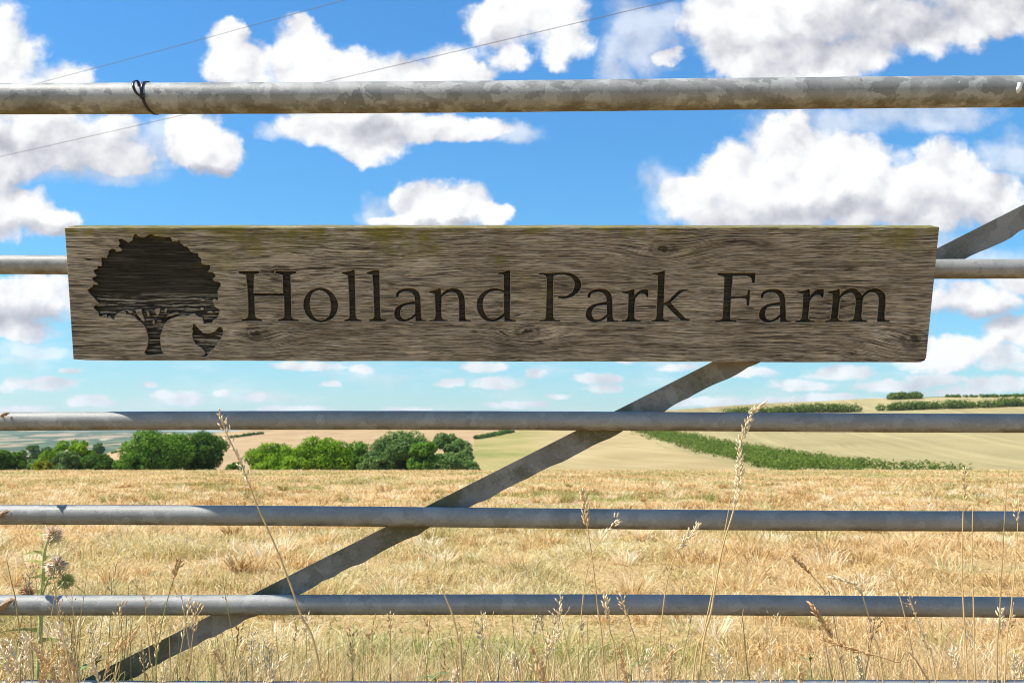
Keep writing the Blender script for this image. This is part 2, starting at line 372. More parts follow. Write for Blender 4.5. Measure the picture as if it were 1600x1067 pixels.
ms = t.new('ShaderNodeMixShader', {0: .38}); t.l.new(df.outputs[0], ms.inputs[1]); t.l.new(tl.outputs[0], ms.inputs[2]); t.l.new(ms.outputs[0], o.inputs[0])
pt = scatter(lambda y: 7600 * min(1, (3.4 / y) ** 1.55), 1.7, 50)
x, y = pt[:, 0], pt[:, 1]; n = len(x)
tus = fbm(x * 1.7, y * 1.7, 3); patch = fbm(x * .35 + 40, y * .35, 3); lie = fbm(x * 3 + 11, y * 3, 2)
keep = rng.random(n) < np.clip(.35 + 2.2 * (tus - .3), .25, 1)
x, y, tus, patch, lie = (a[keep] for a in (x, y, tus, patch, lie)); n = len(x)
h = (.028 + .12 * np.clip(tus - .36, 0, 1) * 1.7) * rng.uniform(.5, 1.25, n) * np.interp(y, [1.7, 3.2, 5, 20, 50], [1.25, 1.1, .95, .8, 1.0])
w = .0036 * np.maximum(1, (y / 4.0) ** .85) * rng.uniform(.6, 1.3, n)
lean = np.abs(rng.normal(.9, .9, n)) + 1.6 * (lie > .5) * rng.random(n)
pn = fbm(x * .8 + 3, y * .8 + 7, 3)
green = np.clip(sstep(.47, .62, pn) * np.interp(y, [1.7, 3.0, 4.2, 6, 12, 25, 50], [.95, .7, .10, .05, .3, .6, .5]) + sstep(.55, .68, patch) * .5, 0, 1) * (rng.random(n) < .8)
green = np.clip(green + .8 * (((x - .9) / 1.6) ** 2 + ((y - 12.2) / 1.5) ** 2 < 1) * (rng.random(n) < .8) + .5 * (((x + 2.5) / 4) ** 2 + ((y - 17) / 2.2) ** 2 < 1) * (rng.random(n) < .6), 0, 1)
hue_ = np.clip(rng.beta(1.5, 1.6, n) * .92 + (rng.random(n) < .06) * .4 + (fbm(x * 2.3 + 31, y * 2.3, 3) - .5) * .55 + (patch - .5) * .5 + np.interp(y, [2, 5, 20], [0, .05, .05]), 0, 1)
# a bare scrape in the turf
bare = ((x - .05) / .85) ** 2 + ((y - 11.4) / .8) ** 2 < 1 + .5 * (fbm(x * 2, y * 2, 2) - .5)
sel = ~bare | (rng.random(n) < .12)
# tussocks: blades fanning out of a shared root
tc = scatter(lambda q: 8.5 * min(1, (5 / q) ** .5), 1.9, 16)
nt_ = len(tc); cnt = rng.integers(45, 130, nt_); ti = np.repeat(np.arange(nt_), cnt); m_ = len(ti)
rad_ = rng.uniform(.02, .10, nt_)[ti]; an_ = rng.random(m_) * 2 * math.pi; rr_ = rad_ * np.sqrt(rng.random(m_))
tx = tc[ti, 0] + np.cos(an_) * rr_; ty = tc[ti, 1] + np.sin(an_) * rr_
th_ = rng.uniform(.055, .13, nt_)[ti] * rng.uniform(.5, 1.2, m_); tl_ = np.abs(rng.normal(.7, .5, m_)) + .5 * rr_ / rad_
thue = np.clip(rng.uniform(.2, .95, nt_)[ti] + rng.normal(0, .22, m_), 0, 1)
tgr = (rng.random(nt_) < np.interp(tc[:, 1], [1.9, 3, 4, 16], [.55, .4, .08, .2]))[ti] * rng.uniform(.2, .9, m_)
tw = .0034 * np.maximum(1, (ty / 4.0) ** .85) * rng.uniform(.6, 1.3, m_)
A_ = [np.concatenate([a[sel], b]) for a, b in zip((x, y, h, w, lean, hue_, green), (tx, ty, th_, tw, tl_, thue, tgr))]
FAN = np.concatenate([np.full(sel.sum(), np.nan), an_ + rng.normal(0, .5, m_)])
gme = blades(*A_, 'grass', FAN)
tag(link('grass', gme, gmat), kind='stuff')

# ------------------------------------------------------------------ gate
YAW = R(1.1); GX = np.array((math.cos(YAW), -math.sin(YAW), 0)); GN = np.array((math.sin(YAW), math.cos(YAW), 0))   # along the gate; away from the camera
G0 = np.array((0, 1.48, 0.0))
def galvanised(name, stops):
    mt, t, o = material(name)
    co = t.new('ShaderNodeTexCoord').outputs['Object']; gx, gy, gz = t.xyz(co)
    nz = t.xyz(t.new('ShaderNodeNewGeometry').outputs['Normal'])[2]
    cw = t.vm('ADD', co, t.vm('MULTIPLY', t.vm('SUBTRACT', t.new('ShaderNodeTexNoise', {'Vector': co, 'Scale': 60.0, 'Detail': 3.0}).outputs[1], (.5, .5, .5)), (.03, .03, .03)))
    v1 = t.xyz(t.new('ShaderNodeTexVoronoi', {'Vector': t.vm('MULTIPLY', cw, (.7, 1, 1)), 'Scale': 62.0}).outputs['Color'])[0]
    v2 = t.xyz(t.new('ShaderNodeTexVoronoi', {'Vector': cw, 'Scale': 24.0}).outputs['Color'])[1]
    n1 = t.noise(co, 9, 4); n2 = t.noise(co, 420, 4, .7); n3 = t.noise(t.vm('MULTIPLY', co, (.7, 1, 1)), 34, 6, .7)
    sp = t.m('ADD', t.m('MULTIPLY', v1, .5), t.m('ADD', t.m('MULTIPLY', v2, .25), t.m('MULTIPLY', n1, .3)))
    base = t.ramp(sp, stops)
    base = t.mix(1.0, base, t.ramp(n2, [(.3, .82), (.7, 1.08)]), 'MULTIPLY')
    low = t.rng(t.m('ADD', nz, t.m('MULTIPLY', t.m('SUBTRACT', n3, .5), -.9)), -.45, -1.0)   # algae along the underside
    alg = t.m('MULTIPLY', low, t.rng(n3, .35, .6))
    base = t.mix(1.0, base, (1.0, .985, .93), 'MULTIPLY')
    base = t.mix(t.m('MULTIPLY', alg, .7), base, t.mix(n1, (.085, .065, .018), (.13, .085, .04)))
    speck = t.rng(n2, .70, .78)
    base = t.mix(t.m('MULTIPLY', speck, .4), base, (.06, .055, .04))
    rg = t.m('ADD', .42, t.m('ADD', t.m('MULTIPLY', sp, .2), t.m('MULTIPLY', alg, .35)))
    finish(t, o, base, rg, .08, t.m('ADD', n2, t.m('MULTIPLY', v1, .4)), .0004, .32)
    return mt
steel_flaky = galvanised('galvanised_steel_flaky', [(.25, (.20, .20, .19)), (.42, (.255, .256, .246)), (.48, (.275, .276, .265)), (.58, (.30, .301, .29)), (.62, (.345, .346, .335)), (.8, (.40, .40, .39))])
steel = galvanised('galvanised_steel', [(.2, (.235, .236, .226)), (.45, (.27, .271, .26)), (.62, (.295, .296, .285)), (.9, (.35, .35, .34))])
dull, t, o = material('weathered_flat_steel')
co = t.new('ShaderNodeTexCoord').outputs['Object']
cw = t.vm('ADD', co, t.vm('MULTIPLY', t.new('ShaderNodeTexNoise', {'Vector': co, 'Scale': 50.0, 'Detail': 3.0}).outputs[1], (.03, .03, .03)))
v1 = t.xyz(t.new('ShaderNodeTexVoronoi', {'Vector': cw, 'Scale': 40.0}).outputs['Color'])[0]
n1 = t.noise(co, 5, 5, .65); n2 = t.noise(co, 260, 4, .7)
base = t.ramp(t.m('ADD', t.m('MULTIPLY', v1, .5), t.m('MULTIPLY', n2, .5)), [(.2, (.18, .165, .135)), (.5, (.24, .222, .185)), (.85, (.31, .295, .25))])
base = t.mix(t.rng(t.m('ADD', n1, t.m('MULTIPLY', n2, .3)), .60, .76, 0, .85), base, (.095, .09, .035))
finish(t, o, base, .65, .0, n2, .0005, .25)

gate = empty('metal_gate', (0, 1.48, .12)); GO = tuple(gate.location)
tag(gate, 'galvanised tubular field gate with five rails in view and a diagonal brace', 'gate')
RAILS = [(155, 145, 24.2), (415, 420.5, 15.2), (657.5, 659.5, 14.8), (805, 813, 15.6), (943, 948, 15.6), (1077, 1080, 15.6)]
rail_r = []; rail_line = []
for (yl, yr, rp) in RAILS:
    a = on_plane(0, yl, G0, GN); b = on_plane(1600, yr, G0, GN); m = (a + b) / 2
    rad = rp / F * np.dot(m - EYE, FW) / math.cos(math.atan2(m[2] - .65, m[1])) * 1.0
    rad = rp / F * np.dot(m - EYE, FW)
    rail_r.append(rad); rail_line.append((a, b))
    mb = MB(); n = 90; ph = random.random() * 9
    pts = [a + (b - a) * s + np.array((0, .0012 * math.sin(3 * s + ph), .0016 * math.sin(5 * s + ph) * (1 if 0 < s < 1 else 1))) for s in np.linspace(-.42, 1.5, n)]
    mb.tube(pts, [rad * (1 + .006 * math.sin(i * 1.7 + ph)) for i in range(n)], 40)
    mb.build('rail', steel_flaky if len(rail_r) == 1 else steel, gate, org=GO)
# lowest rail, hidden in the grass below the frame
a = on_plane(0, 1190, G0, GN); b = on_plane(1600, 1196, G0, GN)
MB().tube([a + (b - a) * s for s in (-.42, .5, 1.5)], rail_r[-1], 24).build('rail', steel, gate, org=GO)
top = rail_line[0]
for s in (-.42, 1.5):            # the two end uprights, outside the picture
    p = top[0] + (top[1] - top[0]) * s
    MB().tube([(p[0], p[1], .12), (p[0], p[1], p[2] + .03)], rail_r[0] * .95, 24).build('stile', steel, gate, org=GO)
# diagonal brace: a flat bar behind the rails with a ragged, dripped lower edge
BR0 = G0 + GN * (rail_r[1] + .004)
def brace():
    n = 240; v = []; f = []
    for i in range(n):
        px = -40 + (2200 + 40) * i / (n - 1)
        yu = 320 + (1600 - px) * .5045
        wdt = 36.0 - 3 * min(1, max(0, (900 - px) / 900)) + max(0, (px - 1450) / 150) * 2
        drip = max(0, (vn(i * .62, 3.3) - .42)) * 8.0 + vn(i * .21, 8.1) * 1.6 - 1
        p = on_plane(px, yu, BR0, GN); q = on_plane(px, yu + wdt + drip, BR0, GN); b_ = GN * .0055
        w_ = GN * .028
        v += [p, q, q + b_, p + b_ + np.array((0, 0, -.006)), p + w_ + np.array((0, 0, -.006)), p + w_]
    for i in range(n - 1):
        for k in range(6): f.append((i * 6 + k, i * 6 + (k + 1) % 6, i * 6 + 6 + (k + 1) % 6, i * 6 + 6 + k))
    f += [tuple(range(6)), tuple((n - 1) * 6 + k for k in range(6))[::-1]]
    mb = MB(); mb.v = v; mb.f = f; return mb
brace().build('brace', dull, gate, smooth=False, org=GO)

# ------------------------------------------------------------------ the sign
LEAN = R(17.0); TK = .036; CUT = .0052
NB = -GN * math.cos(LEAN) + np.array((0, 0, -math.sin(LEAN)))         # face normal, towards the camera and a little down
UB = -GN * math.sin(LEAN) + np.array((0, 0, math.cos(LEAN))); RB = GX
pr = on_plane(783, 418, G0, GN) - GN * (rail_r[1] + .001)
B0 = pr + NB * TK                                                       # a point of the front face, over the rail
def buv(px, py):
    p = on_plane(px, py, B0, NB) - BC; return float(p @ RB), float(p @ UB)
BC = np.zeros(3); BC = on_plane(783, 460, B0, NB)
sign = empty('wooden_sign', BC)
sign.matrix_world = Matrix(((RB[0], UB[0], NB[0], BC[0]), (RB[1], UB[1], NB[1], BC[1]), (RB[2], UB[2], NB[2], BC[2]), (0, 0, 0, 1)))
tag(sign, 'weathered oak board carved with tree, hen and farm name, hung on the gate', 'sign')
def smooth_path(pts, sub=5):
    n = len(pts); out = []
    P_ = [np.array(p[:2], float) for p in pts]; cor = [len(p) > 2 for p in pts]
    for i in range(n):
        j = (i + 1) % n; a, b = P_[i], P_[j]
        ta = (b - a) if cor[i] else (b - P_[i - 1]) / 2
        tb = (b - a) if cor[j] else (P_[(j + 1) % n] - a) / 2
        L = np.linalg.norm(b - a)
        for tt in (ta, tb):
            l = np.linalg.norm(tt)
            if l > 1.3 * L: tt *= 1.3 * L / l
        m = 1 if (cor[i] and cor[j]) else sub
        for k in range(m):
            s = k / m; out.append((2*s**3-3*s**2+1)*a + (s**3-2*s**2+s)*ta + (-2*s**3+3*s**2)*b + (s**3-s**2)*tb)
    return out
c = 1
S = 1600 / 150.0
GL = {
 'H': ((370, 410), S, [[(35,150,c),(370,150,c),(372,178,c),(282,205,c),(274,520,c),(772,520,c),(765,212,c),(640,178,c),(640,152,c),(985,150,c),(985,180,c),(890,205,c),(898,520),(908,890),(940,945),(1030,960,c),(1030,978,c),(682,976,c),(682,958,c),(765,935),(792,880),(786,560,c),(290,560,c),(298,860),(325,930),(418,955,c),(418,976,c),(77,976,c),(77,955,c),(160,935),(190,880),(182,520),(155,208,c),(35,178,c)]]),
 'o': ((465, 410), S, [[(380,427),(520,470),(620,570),(668,690),(655,810),(590,920),(480,980),(380,995),(260,970),(160,890),(105,780),(97,680),(130,570),(220,470)],
                       [(370,462),(450,490),(520,560),(552,680),(555,790),(525,890),(450,955),(370,965),(290,930),(230,840),(200,720),(205,620),(240,520),(300,475)]]),
 'l': ((465, 410), S, [[(740,168,c),(850,155),(935,125,c),(947,128,c),(955,500),(966,890),(990,945),(1065,962,c),(1065,980,c),(780,980,c),(780,962,c),(845,942),(866,890),(857,500),(838,212,c),(740,184,c)]]),
 'l2': ((465, 410), S, [[(1150,174,c),(1260,138,c),(1357,128,c),(1365,500),(1378,890),(1402,945),(1475,963,c),(1475,982,c),(1195,980,c),(1195,960,c),(1255,942),(1278,890),(1267,500),(1247,205,c),(1150,188,c)]]),
 'a': ((605, 410), S, [[(152,580,c),(150,530),(185,480),(260,445),(350,435),(440,445),(510,490),(545,570),(553,660),(558,800),(564,920),(590,960),(650,965,c),(650,981,c),(470,981,c),(470,895,c),(400,950),(300,985),(200,975),(130,920),(118,840),(150,760),(230,700),(340,670),(462,648,c),(455,570),(410,510),(340,483),(260,490),(200,520),(182,580,c)],
                       [(466,697,c),(350,707),(260,737),(217,800),(217,880),(250,935),(310,950),(390,920),(468,850,c)]]),
 'n': ((605, 410), S, [[(695,490,c),(800,465),(878,430,c),(890,440,c),(895,545,c),(980,465),(1090,435),(1190,455),(1260,520),(1288,620),(1295,800),(1300,930),(1330,960),(1390,965,c),(1390,981,c),(1200,981,c),(1200,800),(1195,640),(1170,540),(1120,500),(1040,495),(960,530),(905,580,c),(900,800),(905,910),(935,955),(1005,965,c),(1005,981,c),(700,981,c),(700,968,c),(775,955),(805,890),(800,650),(792,520,c),(695,502,c)]]),
 'd': ((735, 410), S, [[(460,175,c),(550,165),(600,140,c),(662,138,c),(662,500),(658,930),(690,958),(755,965,c),(755,981,c),(567,981,c),(567,895,c),(500,945),(400,985),(280,975),(180,910),(120,800),(108,700),(130,600),(200,510),(310,450),(430,437),(560,470,c),(555,202,c),(460,192,c)],
                       [(561,500,c),(480,475),(380,475),(280,520),(215,610),(205,720),(230,830),(300,925),(400,945),(490,900),(561,845,c)]]),
 'P': ((835, 410), S, [[(80,180,c),(300,178),(480,172),(620,190),(720,250),(775,340),(770,430),(715,510),(630,570),(530,600),(440,600),(395,585,c),(400,570,c),(480,570),(570,545),(640,480),(670,390),(660,310),(610,240),(520,210),(420,205),(320,217,c),(312,400),(310,700),(312,890),(335,955),(425,965,c),(425,981,c),(80,981,c),(80,965,c),(175,950),(196,870),(205,500),(205,265),(170,212),(80,200,c)]]),
 'r': ((965, 410), S, [[(75,490,c),(180,475),(262,450,c),(278,448,c),(280,560,c),(350,490),(430,452),(510,455,c),(511,540),(497,585,c),(470,540),(430,520),(370,525),(310,580),(288,640),(280,800),(278,910),(305,958),(385,970,c),(385,990,c),(70,990,c),(70,972,c),(145,955),(170,890),(180,700),(185,527,c),(75,505,c)]]),
 'k': ((965, 410), S, [[(580,183,c),(680,170),(772,140,c),(790,142,c),(778,400),(768,680,c),(848,642,c),(1000,490),(1060,460),(1175,457,c),(1170,476,c),(1080,490),(980,580),(882,668,c),(960,760),(1100,905),(1140,940),(1205,953,c),(1200,972,c),(1060,967,c),(900,810),(800,708,c),(768,718,c),(758,890),(780,955),(860,970,c),(860,988,c),(565,988,c),(565,973,c),(635,950),(652,870),(668,500),(674,217,c),(580,198,c)]]),
 'F': ((1110, 410), S, [[(120,180,c),(750,178,c),(755,190,c),(735,345,c),(702,345,c),(690,275),(650,237),(560,224),(372,227,c),(357,400),(347,568,c),(480,570),(595,552),(622,520),(630,460,c),(662,460,c),(655,600),(640,720,c),(612,720,c),(605,625),(575,600),(450,595),(341,602,c),(332,800),(328,920),(350,960),(440,970,c),(440,992,c),(80,992,c),(85,970,c),(185,955),(208,880),(225,600),(238,242,c),(120,205,c)]]),
 'r2': ((1240, 410), 10.0, [[(55,463,c),(160,445),(243,420,c),(252,425,c),(262,535,c),(310,470),(370,430),(470,424,c),(473,500),(460,555,c),(430,530),(400,510),(340,515),(285,560),(255,620),(240,750),(231,870),(262,908),(330,915,c),(330,934,c),(30,936,c),(30,918,c),(105,900),(130,850),(150,650),(152,492,c),(55,476,c)]]),
 'm': ((1240, 410), 10.0, [[(530,463,c),(640,440),(718,418,c),(724,424,c),(723,530,c),(780,460),(870,415),(960,415),(1030,460),(1075,520,c),(1140,450),(1230,415),(1310,412),(1390,450),(1432,520),(1435,650),(1420,850),(1435,900),(1500,910,c),(1495,929,c),(1310,929,c),(1320,800),(1335,620),(1325,530),(1280,475),(1210,465),(1140,500),(1090,560),(1075,700),(1062,860),(1090,905),(1145,912,c),(1145,930,c),(855,930,c),(855,914,c),(935,890),(955,800),(975,620),(965,540),(930,485),(880,475),(800,505),(740,550),(715,650),(700,800),(692,870),(720,908),(780,917,c),(780,932,c),(500,934,c),(500,915,c),(568,895),(590,830),(610,620),(612,490,c),(530,476,c)]]),
}
def glyph_px(key, dx=0.0, dy=0.0):
    (ox, oy), s, loops = GL[key]
    return [[(p[0] / s + ox + dx, p[1] / s + oy + dy, *p[2:]) for p in L] for L in loops]
LET = [glyph_px('H'), glyph_px('o'), glyph_px('l'), glyph_px('l2'), glyph_px('a'), glyph_px('n'), glyph_px('d'), glyph_px('P'),
       glyph_px('a', 299.7, .9), glyph_px('r'), glyph_px('k'), glyph_px('F'), glyph_px('a', 570.4, 1.3), glyph_px('r2'), glyph_px('m')]
Z9 = 9.7
tz = []
for (ox, oy), pts in (((130,355), [(65,955,c),(135,905),(150,870,c),(215,876,c),(230,865,c),(150,810,c),(137,770),(195,750,c),(205,735,c),(165,685),(160,655),(213,632,c),(220,595),(275,595,c),(282,560),(270,480),(300,465),(360,475,c),(365,430),(385,410,c),(380,370),(430,335),(480,345),(495,377,c),(580,365,c),(580,330,c),(525,290,c),(550,265),(555,240,c),(535,197),(570,182),(640,210),(680,240,c),(748,200,c),(757,140),(790,103,c),(850,150),(920,160),(1000,115),(1060,120)]),
                      ((240,355), [(22,140),(90,140),(140,155),(250,155,c),(280,215,c),(350,225,c),(385,190,c),(400,235),(460,290),(520,315),(560,375),(630,400,c),(665,393,c),(680,450),(720,490),(720,550),(780,575),(850,580,c),(850,630),(805,685,c),(870,685),(932,725),(920,760),(885,780,c),(920,825,c),(1000,840),(1008,890),(985,930),(965,975)]),
                      ((240,455), [(970,60),(968,138,c),(920,115),(880,150,c),(905,190),(920,240,c),(995,280,c),(985,340),(960,400),(900,440),(880,475,c),(765,485,c),(750,440),(745,400,c),(700,390,c),(650,365),(620,335),(570,345),(510,370),(440,360),(330,390),(230,430),(160,500),(125,590),(95,680),(100,800),(115,890),(148,948,c)]),
                      ((130,455), [(1060,962),(950,965,c),(925,930,c),(965,860),(985,760),(975,650),(945,560),(900,490,c),(840,450),(790,400),(760,375),(700,352),(650,347,c),(640,300,c),(590,298),(530,325),(480,370),(465,425,c),(415,400,c),(400,365,c),(360,400,c),(350,345,c),(270,380,c),(235,370),(230,320,c),(165,265),(170,225),(245,185,c),(190,140,c),(175,110),(110,50)])):
    tz += [(p[0] / Z9 + ox, p[1] / Z9 + oy, *p[2:]) for p in pts]
def ell(cx, cy, a, b, n=8): return [(cx + a * math.cos(2*math.pi*k/n), cy + b * math.sin(2*math.pi*k/n)) for k in range(n)]
def zz(o_, L): return [(p[0] / Z9 + o_[0], p[1] / Z9 + o_[1], *p[2:]) for p in L]
CZ, DZ = (130, 455), (240, 455)
TREE = [tz, zz(CZ, [(662,290),(700,288),(762,318),(700,335)]), zz(CZ, [(782,277,c),(882,264,c),(890,330),(928,430),(915,462),(850,400),(800,330)]),
        zz(CZ, [(950,300,c),(990,305),(1000,375),(975,385)]), zz(DZ, [(14,275),(100,252,c),(90,330),(55,388,c),(25,330)]), zz(DZ, [(168,268),(205,262),(190,325),(162,325)]),
        zz(DZ, [(172,402,c),(230,352),(340,318),(385,335),(300,368),(212,390)]), zz(DZ, ell(733, 268, 32, 22)), zz(DZ, ell(855, 318, 50, 18)), zz(DZ, ell(745, 140, 40, 15)), zz(DZ, ell(-2, 470, 19, 34)), zz(DZ, ell(84, 452, 38, 13))]
HEN = [zz(DZ, [(576,580,c),(592,560),(598,512),(635,513),(652,545),(700,590),(740,630),(800,645),(870,640),(930,610),(1000,545),(1042,580),(1040,660),(1010,720),(960,790),(920,850),(860,900),(815,937,c),(815,965),(785,985),(712,992,c),(712,984,c),(770,962),(782,925,c),(740,870),(690,835),(630,790),(595,720),(585,650),(597,600)])]
def loops_uv(loops): return [[buv(*p) for p in smooth_path(L)] for L in loops]
LETU = [loops_uv(l) for l in LET]; TREEU = loops_uv(TREE); HENU = loops_uv(HEN)
# board outline in its own plane, slightly uneven along the edges
def edge_pts(a, b, n, amp, k):
    return [(a[0] + (b[0]-a[0]) * i / n, a[1] + (b[1]-a[1]) * i / n + (vn(i * .35, k) - .5) * amp) for i in range(n)]
outl = edge_pts((100.5,355.5), (1468,355.5), 70, 1.3, 1.5) + edge_pts((1468,355.5), (1448,554), 12, .6, 2.5) + [(1447.5,559),(1445,563.5),(1439,566)] + edge_pts((1432,566.5), (118,563.2), 70, 1.0, 3.5) + [(114.5,561.5)] + edge_pts((114,558), (101,359), 12, .6, 4.5)
OUTU = [buv(*p) for p in outl]
def curve_mesh(name, loops, extrude=0.0, bevel=0.0, fill='FRONT'):
    cu = bpy.data.curves.new(name, 'CURVE'); cu.dimensions = '2D'; cu.fill_mode = fill
    for L in loops:
        s = cu.splines.new('POLY'); s.points.add(len(L) - 1); s.use_cyclic_u = True
        for p, q in zip(s.points, L): p.co = (q[0], q[1], 0, 1)
    cu.extrude = extrude; cu.bevel_depth = bevel; cu.bevel_resolution = 1
    if bevel: cu.offset = -bevel
    ob = bpy.data.objects.new(name, cu); COL.objects.link(ob)
    dg = bpy.context.evaluated_depsgraph_get(); me = bpy.data.meshes.new_from_object(ob.evaluated_get(dg), depsgraph=dg)
    bpy.data.objects.remove(ob); bpy.data.curves.remove(cu); me.name = name; me.materials.clear(); return me

KN = [(1035, 388, 27, 16), (825, 518, 25, 12), (400, 522, 25, 13), (1430, 530, 28, 19), (432, 425, 28, 12), (1333, 552, 5, 3), (445, 448, 8, 6)]
def wood(name, dark=False):
    m, t, o = material(name); co = t.new('ShaderNodeTexCoord').outputs['Object']; u, v, w = t.xyz(co)
    big = t.m('SUBTRACT', t.noise(t.vm('MULTIPLY', co, (4.5, 9, 3)), 1.0, 3, .55), .5)
    vv = t.m('ADD', v, t.m('MULTIPLY', big, .016))
    kn_mask = None; ring = None
    for (kx, ky, ka, kb) in KN:
        ku, kv = buv(kx, ky); sa = ka * .00093; sb = kb * .00093
        q = t.vm('MULTIPLY_ADD', co, (1 / (sa * 1.7), 1 / (sb * 1.5), 0), (-ku / (sa * 1.7), -kv / (sb * 1.5), 0))
        d2 = t.vm('DOT_PRODUCT', q, q); g_ = t.m('POWER', 2.718, t.m('MULTIPLY', d2, -.55))
        dvk = t.m('SUBTRACT', v, kv)
        vv = t.m('SUBTRACT', vv, t.m('MULTIPLY', t.m('MULTIPLY', g_, dvk), .55))          # grain parts round the knot
        vv = t.m('ADD', vv, t.m('MULTIPLY', g_, sb * .55))
        kn_mask = g_ if kn_mask is None else t.m('MAXIMUM', kn_mask, g_)
    def grain(a, b, det=3, rough=.6): return t.noise(t.vec(t.m('MULTIPLY', u, a), t.m('MULTIPLY', vv, b), t.m('MULTIPLY', w, b)), 1.0, det, rough)
    g1 = grain(8, 500, 4, .7); g2 = grain(18, 800, 3, .7); g3 = grain(60, 1500, 2, .6); band = grain(2.2, 40, 3)
    h = t.m('ADD', t.m('MULTIPLY', g1, .40), t.m('ADD', t.m('MULTIPLY', g2, .40), t.m('MULTIPLY', g3, .20)))
    crack = t.m('MAXIMUM', t.rng(g2, .42, .34), t.rng(grain(11, 460, 3, .7), .37, .30)); fib = t.rng(grain(20, 600, 3, .65), .575, .66)
    rn = grain(6, 420, 3, .6); rn2 = grain(11, 720, 3, .6); brk = grain(14, 70, 3)
    line = t.m('MULTIPLY', t.rng(t.m('ABSOLUTE', t.m('SUBTRACT', rn, .5)), .030, .004), t.rng(brk, .38, .55))
    line2 = t.m('MULTIPLY', t.rng(t.m('ABSOLUTE', t.m('SUBTRACT', rn2, .52)), .030, .004), t.rng(brk, .62, .45))
    line = t.m('MAXIMUM', line, t.m('MULTIPLY', line2, .8))
    ridge = t.m('MAXIMUM', t.rng(t.m('ABSOLUTE', t.m('SUBTRACT', rn, .565)), .024, .004), t.m('MULTIPLY', t.rng(t.m('ABSOLUTE', t.m('SUBTRACT', rn2, .575)), .022, .004), .8))
    ridge = t.m('MULTIPLY', ridge, t.rng(grain(18, 90, 3), .47, .62))
    h = t.m('ADD', h, t.m('SUBTRACT', t.m('MULTIPLY', ridge, .14), t.m('MULTIPLY', line, .3)))
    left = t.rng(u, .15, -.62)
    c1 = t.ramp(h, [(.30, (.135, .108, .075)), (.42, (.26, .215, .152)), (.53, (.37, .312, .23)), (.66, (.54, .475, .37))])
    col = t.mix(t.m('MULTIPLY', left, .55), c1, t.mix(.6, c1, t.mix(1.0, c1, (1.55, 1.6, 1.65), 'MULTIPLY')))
    col = t.mix(1.0, col, t.ramp(band, [(.3, .80), (.7, 1.14)]), 'MULTIPLY')
    col = t.mix(t.m('MULTIPLY', fib, .6), col, (.66, .60, .50))
    col = t.mix(t.m('MULTIPLY', crack, .5), col, (.045, .035, .024))
    col = t.mix(t.m('MULTIPLY', line, .74), col, (.030, .022, .014))
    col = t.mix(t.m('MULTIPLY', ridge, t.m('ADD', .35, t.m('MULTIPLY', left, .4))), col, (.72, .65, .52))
    stain = t.noise(t.vm('MULTIPLY', co, (3.2, 7, 1)), 1.6, 5, .62)
    col = t.mix(1.0, col, t.ramp(stain, [(.34, (.93, .91, .88)), (.5, (1.30, 1.30, 1.29)), (.66, (1.50, 1.53, 1.56))]), 'MULTIPLY')
    lc = grain(2.0, 62, 3, .5)
    lcr = t.m('MULTIPLY', t.rng(t.m('ABSOLUTE', t.m('SUBTRACT', lc, .5)), .0075, .002), t.rng(t.noise(t.vm('MULTIPLY', co, (3.5, 9, 1)), 1.0, 2), .52, .60))
    endc = t.m('MULTIPLY', t.rng(t.m('ABSOLUTE', t.m('SUBTRACT', grain(1.2, 85, 2), .5)), .012, .003), t.rng(t.m('ABSOLUTE', u), .54, .62))
    lcr = t.m('MAXIMUM', lcr, endc)
    col = t.mix(t.m('MULTIPLY', lcr, .9), col, (.016, .012, .008)); h = t.m('SUBTRACT', h, t.m('MULTIPLY', lcr, .5))
    # knots: darker, ringed
    for (kx, ky, ka, kb) in KN:
        ku, kv = buv(kx, ky); sa = ka * .00093; sb = kb * .00093
        q = t.vm('MULTIPLY_ADD', t.vm('ADD', co, t.vm('MULTIPLY', t.vm('SUBTRACT', t.new('ShaderNodeTexNoise', {'Vector': co, 'Scale': 110.0, 'Detail': 5.0}).outputs[1], (.5, .5, .5)), (.018, .013, 0))), (1 / sa, 1 / sb, 0), (-ku / sa, -kv / sb, 0))
        d = t.vm('LENGTH', q)
        rg_ = t.m('MULTIPLY', t.rng(d, 1.25, .3), t.m('ADD', .50, t.m('MULTIPLY', t.m('SINE', t.m('MULTIPLY', d, 11.0)), .32)))
        col = t.mix(t.m('MULTIPLY', t.rng(d, 1.7, .5), .35), col, (.12, .09, .06))
        col = t.mix(t.m('MULTIPLY', rg_, .95), col, (.022, .017, .012))
        col = t.mix(t.m('MULTIPLY', t.rng(d, .55, .15), .5), col, (.018, .014, .010))
        h = t.m('SUBTRACT', h, t.m('MULTIPLY', rg_, .22))
    # green algae along the top edge and running down in places
    na = t.noise(t.vm('MULTIPLY', co, (1, 1.4, 1)), 26, 5, .65); nb_ = t.noise(co, 6.0, 3)
    topd = t.m('SUBTRACT', .0975, v)                                                    # metres below the top edge
    reach = t.m('ADD', .008, t.m('MULTIPLY', t.rng(nb_, .46, .68), .06))
    am = t.m('MULTIPLY', t.rng(t.m('DIVIDE', topd, reach), 1.3, .1), t.rng(na, .36, .58))
    for (kx, ky, rx, ry, st) in [(535,395,14,34,.75),(778,398,15,30,.95),(815,440,20,34,.6),(858,470,20,46,.45),(1350,385,22,34,.8),(1455,388,14,32,.9),(235,366,70,12,.9),(800,505,45,12,.35),(1290,505,60,8,.4),(1310,455,20,30,.3)]:
        ku, kv = buv(kx, ky); q = t.vm('MULTIPLY_ADD', co, (1075 / rx, 1075 / ry, 0), (-ku * 1075 / rx, -kv * 1075 / ry, 0))
        am = t.m('MAXIMUM', am, t.m('MULTIPLY', t.m('MULTIPLY', t.rng(t.vm('LENGTH', q), 1.25, .2), t.rng(na, .42, .66)), st))
